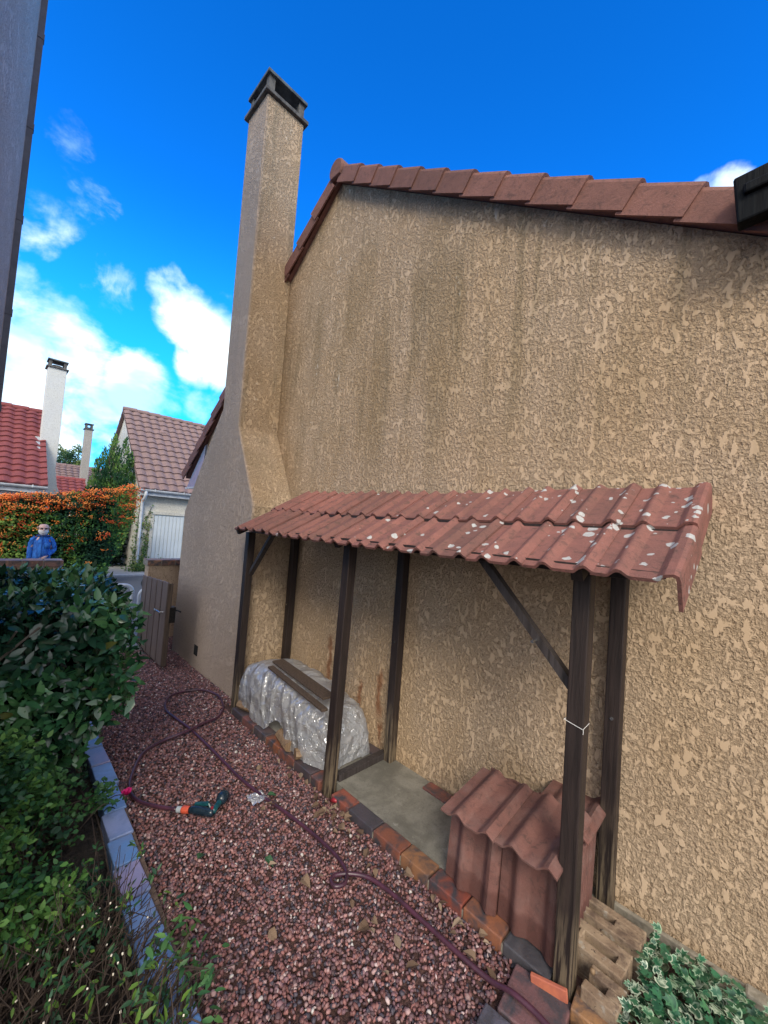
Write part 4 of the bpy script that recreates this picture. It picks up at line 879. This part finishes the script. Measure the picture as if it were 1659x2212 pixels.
gme = bpy.data.meshes.new('leaf'); gme.from_pydata([tuple(v) for v in tv], [], [tuple(f) for f in tf]); a = gme.color_attributes.new('Col', 'FLOAT_COLOR', 'POINT'); a.data.foreach_set('color', np.tile([.05, .13, .06, 1], len(tv))); gme.materials.append(MAT['leaf_soft'])
for (x, y, r, lb) in ((-2.08, -1.30, .2, 'fresh green leaf lying on the gravel mid path'), (-2.55, -1.03, 1.2, 'green leaf lying against the hose'), (-2.31, -1.60, 2.2, 'green leaf on the gravel near the kerb')):
    o = link('fallen_leaf', gme); o.location = (x, y, .036); o.scale = (.07, .07, .07); o.rotation_euler = (.1, 0, r); tag(o, lb, 'leaf')
# scrap of clear plastic by the hose, and a small red object at the middle post
V = []; F4 = []
for i in range(9):
    for j in range(9): V.append((-2.62+i*.014, -1.16+j*.014, .032+.022*(noise.noise(Vector((i*.6, j*.6, 3)))+.5)))
for i in range(8):
    for j in range(8): a_ = i*9+j; F4.append((a_, a_+1, a_+10, a_+9))
tag(mesh_np('plastic_scrap', V, F4, None, ('sheet',), origin=(-2.56, -1.1, 0)), 'crumpled scrap of clear plastic on the gravel beside the hose', 'plastic scrap')
b = MB(); b.tube([(-2.225, -.705, .03), (-2.20, -.70, .045), (-2.17, -.695, .05)], [.012, .017, .012], 9); tag(b.build('plastic_scrap', 'red_plastic', smooth=True, origin=(-2.2, -.7, 0)), 'small red scrap of plastic on the ground beside the middle post', 'plastic scrap')

# firethorn hedge with orange berries
fz = thing('firethorn_hedge', (-12.9, -1.4, 0), 'tall firethorn hedge covered in orange berries behind the man', 'hedge')
def top_z(y): return 2.08+(y+2.4)*.195+.17*noise.noise(Vector((y*1.7, 0, 3)))+.07*noise.noise(Vector((y*6, 0, 3)))
def right_y(z): return (.35-(2.6-z)*.10-max(0, 1.9-z)*.20)
def firethorn():
    n = 21000; P = []; Nn = []
    while len(P) < n:
        z = random.uniform(.03, 2.75); y = random.uniform(-5.6, .45); x = random.uniform(-13.6, -12.2)
        xf = -12.55+.22*noise.noise(Vector((y*1.3, z*1.5, 0)))+.10*noise.noise(Vector((y*4, z*4, 7)))-max(0, z-2.0)*.35
        d = min(xf-x, top_z(y)-z, right_y(z)+.1*noise.noise(Vector((z*3, x, 1)))-y)
        if d < 0 or d > .22: continue
        P.append((x, y, z)); Nn.append((1, 0, .4) if d == xf-x else ((.2, 0, 1) if d == top_z(y)-z else (.4, 1, .2)))
    P = np.array(P); Nn = norm(np.array(Nn, float))
    col = mixcol([(.014, .06, .035), (.03, .11, .04), (.07, .19, .045), (.15, .30, .06), (.24, .38, .08)], n, P, 1.1)
    scatter(leaf_s(.5), P, norm(Nn*.6+rdir(n)), Nn+rdir(n)*.7+[0, 0, .5], rng.uniform(.05, .10, n), col, 'foliage', 'leaf_far', fz)
    # berries in trusses
    C = []; 
    while len(C) < 1350:
        i = rng.integers(0, n); x, y, z = P[i]; top = top_z(y)-z; pr = .95*math.exp(-top*2.2)+.05
        if y > -.9 and z < 1.55: pr *= .55
        if y < -1.5: pr = max(pr, .8*math.exp(-max(0, top-.35)*1.7))
        if -1.5 < y < -.9: pr *= .55
        pr *= .35+1.1*max(0, .5+noise.noise(Vector((y*2.2, z*2.2, 4))))
        if random.random() < pr: C.append(P[i]+Nn[i]*.05)
    C = np.array(C); K = 13; Q = np.repeat(C, K, 0)+rng.normal(0, 1, (len(C)*K, 3))*[.03, .055, .03]; m = len(Q); cc = np.repeat(pick([(.88, .25, .04), (.80, .17, .03), (.92, .36, .08), (.62, .10, .03)], len(C), .15), K, 0)
    scatter(OCT, Q, rdir(m), rdir(m), rng.uniform(.012, .022, m), cc, 'berries', 'berry', fz)
    b = MB()
    for i in range(30):
        y = random.uniform(-5, -.4); b.tube(smooth_path([(-13.0, y, -.02), (-12.95, y+random.uniform(-.1, .1), .8), (-12.8+random.uniform(-.2, .1), y+random.uniform(-.3, .3), 1.9)], 3), [.03, .028, .026, .022, .018, .014, .01], 6)
    b.build('stems', 'bark', fz)
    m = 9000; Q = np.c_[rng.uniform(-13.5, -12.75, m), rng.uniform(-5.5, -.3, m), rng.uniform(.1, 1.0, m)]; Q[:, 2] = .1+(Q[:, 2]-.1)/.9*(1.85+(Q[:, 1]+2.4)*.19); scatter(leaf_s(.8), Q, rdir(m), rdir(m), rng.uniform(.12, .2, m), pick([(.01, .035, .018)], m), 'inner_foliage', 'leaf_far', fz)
firethorn()
# yew / cypress by the garage gable
cy = thing('conifer_tree', (-16.3, .35, 0), 'dark green conifer with upright plumes beside the garage gable', 'tree')
def conifer():
    P = []; T = []
    sp_ = [(.30, 4.55, .36), (.55, 4.45, .32), (.03, 4.05, .32), (-.15, 3.6, .30), (.75, 4.0, .28), (.35, 3.9, .34), (.6, 3.5, .3), (.12, 3.3, .36), (-.02, 2.9, .34), (.45, 3.0, .36)]
    pal = []
    for yy, zt, rr in sp_:
        for k in range(1700):
            h = random.random()**.75; z = zt-h*min(2.6, zt); r = rr*min(1, h*2.2+.05)*(random.random()**.35); a = random.uniform(0, 2*pi)
            P.append((-16.3+.35*(yy > .4)+r*cos(a)+random.uniform(-.15, .15), yy+r*sin(a)*.8, z)); T.append((.3*cos(a), .3*sin(a), 1))
    P = np.array(P); n = len(P); T = np.array(T)+rdir(n)*.25
    scatter(leaf_s(.35), P, T, rdir(n)+[.6, 0, .1], rng.uniform(.05, .13, n), mixcol([(.02, .08, .04), (.035, .11, .04), (.08, .18, .045), (.14, .26, .06)], n, P, 2.2), 'foliage', 'leaf_far', cy)
    b = MB(); b.tube([(-16.3, .35, -.02), (-16.3, .35, 1.6), (-16.3, .33, 3.8)], [.12, .09, .03], 8); b.build('trunk', 'bark', cy)
    m = 2600; Q = np.c_[rng.uniform(-16.8, -15.9, m), rng.uniform(-.35, .86, m), rng.uniform(.05, 2.7, m)]; scatter(leaf_s(.6), Q, rdir(m), rdir(m), rng.uniform(.1, .2, m), pick([(.006, .02, .012)], m), 'inner_foliage', 'leaf_far', cy)  # near-black leaves paint the shade in the gap beside the hedge
conifer()
def tree(nm, lab, loc, R, n, size, pal, seed):
    t = thing(nm, loc, lab, 'tree'); x, y, z0 = loc; zc = z0+R[3]; P = []; random.seed(seed)
    cs_ = [(x+random.uniform(-1, 1)*R[0], y+random.uniform(-1, 1)*R[1], zc+random.uniform(-.8, 1)*R[2]) for _ in range(26)]
    for c in cs_:
        k = n//26; P.append(rdir(k)*(rng.random((k, 1))**.5)*[R[0]*.36, R[1]*.36, R[2]*.30]+np.array(c))
    P = np.concatenate(P); m = len(P)
    scatter(leaf_s(.6), P, rdir(m), rdir(m)+[.2, 0, .6], rng.uniform(size*.6, size*1.3, m), mixcol(pal, m, P, .9), 'crown', 'leaf_far', t)
    b = MB(); b.tube([(x, y, 0), (x+.05, y, zc-R[2]*.5), (x, y+.05, zc+R[2]*.4)], [.22, .16, .05], 8)
    for c in cs_[::2]: b.tube(smooth_path([(x, y, zc-R[2]*.8), ((x+c[0])/2, (y+c[1])/2, (zc+c[2])/2), c], 3), [.08, .07, .06, .05, .04, .03, .02], 5)
    b.build('trunk', 'bark', t)
tree('broadleaf_tree', 'loose green tree behind the distant grey chimney', (-33, .35, 0), (1.3, 1.15, 1.25, 4.35), 5200, .14, [(.03, .09, .05), (.06, .14, .06), (.12, .20, .06), (.2, .24, .06)], 3)
tree('broadleaf_tree', 'darker low tree between the white chimney and the distant roof', (-31, -.55, 0), (1.0, .8, .8, 3.2), 3200, .13, [(.03, .08, .04), (.05, .12, .045), (.1, .17, .05)], 5)
random.seed(5)
# creeper on the garage corner
cr = thing('wall_creeper', (-14.95, 1.0, 0), 'ivy creeper climbing the corner and downpipe of the garage house', 'creeper')
b = MB(); pths = [[(-14.97, 1.12, .05), (-14.97, 1.16, .6), (-14.97, 1.2, 1.2), (-14.97, 1.32, 1.9)], [(-14.97, 1.0, 1.4), (-14.97, 1.15, 1.75), (-14.97, 1.28, 2.15)], [(-14.95, .91, .05), (-14.95, .90, .9), (-14.96, .91, 1.7), (-14.97, .95, 2.5)]]
P = []
for p in pths:
    sm = smooth_path(p, 6); b.tube(sm, .008, 5)
    for q in sm: 
        k = int(26*max(.1, 1.35-q.z*.62)); P += [(q.x+random.uniform(.0, .05), q.y+random.gauss(0, .05), q.z+random.gauss(0, .07)) for _ in range(k)]
P += [(random.uniform(-14.95, -14.5), 1.15+random.gauss(0, .22), abs(random.gauss(0, .16))+.04) for _ in range(900)]
b.build('stems', 'twig', cr); P = np.array(P); n = len(P)
scatter(leaf_s(.8), P, rdir(n), rdir(n)*.5+[1, -.2, .3], rng.uniform(.035, .075, n), pick([(.08, .18, .05), (.16, .27, .08), (.30, .34, .12), (.05, .12, .04)], n), 'leaves', 'leaf_far', cr)

# ------------------------------------------------------------------ the man in blue
man = thing('person', (-10.9, -1.75, 0), 'bald bearded person in sunglasses and a loose bright blue shirt jacket, hand at the belt', 'person')
mrot = math.atan2(-.86, 10.9)+.05
def ML(x, y, z):   # local: x forward (towards viewer), y to his left (image right)
    c, s = cos(mrot), sin(mrot); return Vector((x*c-y*s-10.9, x*s+y*c-1.75, z))
def ell(cx, cy, cz, rx, ry, n=16, tilt=0, sq=1.0): return [ML(cx+rx*math.copysign(abs(cos(a))**sq, cos(a)), cy+ry*math.copysign(abs(sin(a))**sq, sin(a)), cz+tilt*cos(a)) for a in np.linspace(0, 2*pi, n, endpoint=False)]
# body: skinned skeleton, one surface
pts_ = [((0,0,.86),.13),((0,0,1.02),.14),((.0,0,1.2),.14),((0,0,1.27),.08),((0.0,0,1.36),.050),((.02,0,1.41),.068),((.03,0,1.485),.098),((.008,0,1.585),.092),
        ((0,-.075,.80),.075),((.01,-.08,.46),.055),((0,-.085,.08),.04),((.12,-.09,.035),.033),
        ((0,.075,.80),.075),((.01,.08,.46),.055),((0,.085,.08),.04),((.12,.09,.035),.033),
        ((0,-.12,1.23),.03),((.0,-.18,1.08),.038),((.04,-.18,.86),.03),((.05,-.18,.79),.026),
        ((0,.12,1.23),.03),((.0,.195,1.04),.036),((.13,.085,.925),.028),((.175,.05,.89),.026)]
ed = [(0,1),(1,2),(2,3),(3,4),(4,5),(5,6),(6,7),(0,8),(8,9),(9,10),(10,11),(0,12),(12,13),(13,14),(14,15),(3,16),(16,17),(17,18),(18,19),(3,20),(20,21),(21,22),(22,23)]
for hnd, base_, dr, sd in ((19, (.05, -.18, .79), (0.25, 0, -1), (1, 0, .1)), (23, (.175, .05, .89), (.1, -.8, -.5), (.2, .5, -.9))):
    D_ = Vector(dr).normalized(); Sd = Vector(sd).normalized()
    for k, (off, ln) in enumerate(((-.026, .072), (-.009, .082), (.009, .078), (.026, .062))):
        p0 = Vector(base_)+Sd*off+D_*.03; p1 = p0+D_*ln*.5; p2 = p1+(D_+Vector((.3, 0, -.2))).normalized()*ln*.5; i0 = len(pts_)
        pts_ += [(tuple(p0), .010), (tuple(p1), .0088), (tuple(p2), .0075)]; ed += [(hnd, i0), (i0, i0+1), (i0+1, i0+2)]
    p0 = Vector(base_)+Sd*-.035; i0 = len(pts_); pts_ += [(tuple(p0), .011), (tuple(p0-Sd*.02+D_*.035), .009)]; ed += [(hnd, i0), (i0, i0+1)]
me = bpy.data.meshes.new('body'); base_l = Vector(wl(man)); me.from_pydata([ML(*p)-base_l for p, _ in pts_], ed, []); me.materials.append(MAT['skin'])
bo = link('body', me, man); sk = bo.modifiers.new('skin', 'SKIN'); sk.use_smooth_shade = True; 
if not me.skin_vertices: me.skin_vertices.new()
for i, (_, r) in enumerate(pts_): me.skin_vertices[0].data[i].radius = (r, r)
me.skin_vertices[0].data[0].use_root = True
ss = bo.modifiers.new('sub', 'SUBSURF'); ss.levels = 1; ss.render_levels = 1
b = MB(); b.rings([ell(.03, 0, z, rx, ry) for z, rx, ry in ((1.345, .05, .04), (1.37, .078, .062), (1.40, .092, .078), (1.43, .097, .086), (1.448, .090, .087))]); b.build('beard', 'beard', man, smooth=True)
b = MB(); b.tube([ML(.120, 0, 1.485), ML(.145, 0, 1.460), ML(.125, 0, 1.450)], [.009, .016, .012], 8); b.build('nose', 'skin', man, smooth=True)
for s in (-1, 1):
    b = MB(); b.tube([ML(.02, s*.090, 1.52), ML(.015, s*.104, 1.50), ML(.02, s*.092, 1.47)], [.006, .011, .006], 8); b.build('ear', 'skin', man, smooth=True)
b = MB()
for s in (-1, 1):
    b.rings([[ML(.112+dx, s*.034+.024*cos(a), 1.490+.012*sin(a)) for a in np.linspace(0, 2*pi, 12, endpoint=False)] for dx in (0, .012)])
    b.beam(ML(.115, s*.058, 1.495), ML(.02, s*.098, 1.495), .006, .008)
b.beam(ML(.12, -.012, 1.492), ML(.12, .012, 1.492), .006, .008); b.build('sunglasses', 'glasses', man)
b = MB(); b.rings([ell(.0, .0, .82, .145, .135), ell(.01, 0, .88, .16, .145), ell(.03, .01, .96, .165, .150), ell(.02, 0, 1.05, .16, .138), ell(.01, 0, 1.14, .145, .143), ell(0, 0, 1.23, .125, .138), ell(0, 0, 1.285, .10, .12), ell(0, 0, 1.33, .07, .075)])
for s, ps in ((-1, [(0, -.10, 1.29), (0, -.155, 1.23), (-.01, -.18, 1.10), (.02, -.185, .96), (.045, -.18, .84)]), (1, [(0, .10, 1.29), (0, .155, 1.22), (.0, .19, 1.12), (.0, .197, 1.04), (.065, .145, .982), (.125, .09, .93)])):
    sm = smooth_path([ML(*p) for p in ps], 4); L_ = len(sm); b.tube(sm, [.052-.012*k/(L_-1)+.005*sin(k*2.3) for k in range(L_)], 12)
b.box((0, 0, 0), (.004, .10, .11), Matrix.Translation(ML(.162, .03, 1.08)) @ Matrix.Rotation(mrot, 4, 'Z'))
jk = b.build('jacket', 'blue_cloth', man, smooth=True)
b = MB(); b.tube(smooth_path([ML(.078, 0, 1.325), ML(.125, -.01, 1.24), ML(.158, -.012, 1.14), ML(.176, -.012, 1.05), ML(.19, -.01, .96), ML(.17, -.01, .85)], 3), .008, 6)
for s in (-1, 1): b.beam(ML(.085, s*.01, 1.325), ML(.05, s*.10, 1.345), .05, .016)
b.build('placket', 'blue_trim', jk)
b = MB(); b.rings([ell(.0, 0, 1.31, .085, .10), ell(.0, 0, 1.345, .072, .078), ell(-.01, 0, 1.38, .068, .07)], False); b.build('collar', 'dark_cloth', man, smooth=True)
b = MB()
for s in (-1, 1): b.rings([ell(0, s*.075, z, r, r) for z, r in ((.06, .06), (.45, .065), (.75, .085), (.90, .085))])
b.build('trousers', 'jeans', man, smooth=True)
for s in (-1, 1): b = MB(); b.tube([ML(-.05, s*.085, .045), ML(.08, s*.09, .04), ML(.17, s*.095, .03)], [.045, .045, .03], 10); b.build('shoe', 'dark_cloth', man, smooth=True)
for o in bpy.data.objects:
    if 'wl' in o: del o['wl']
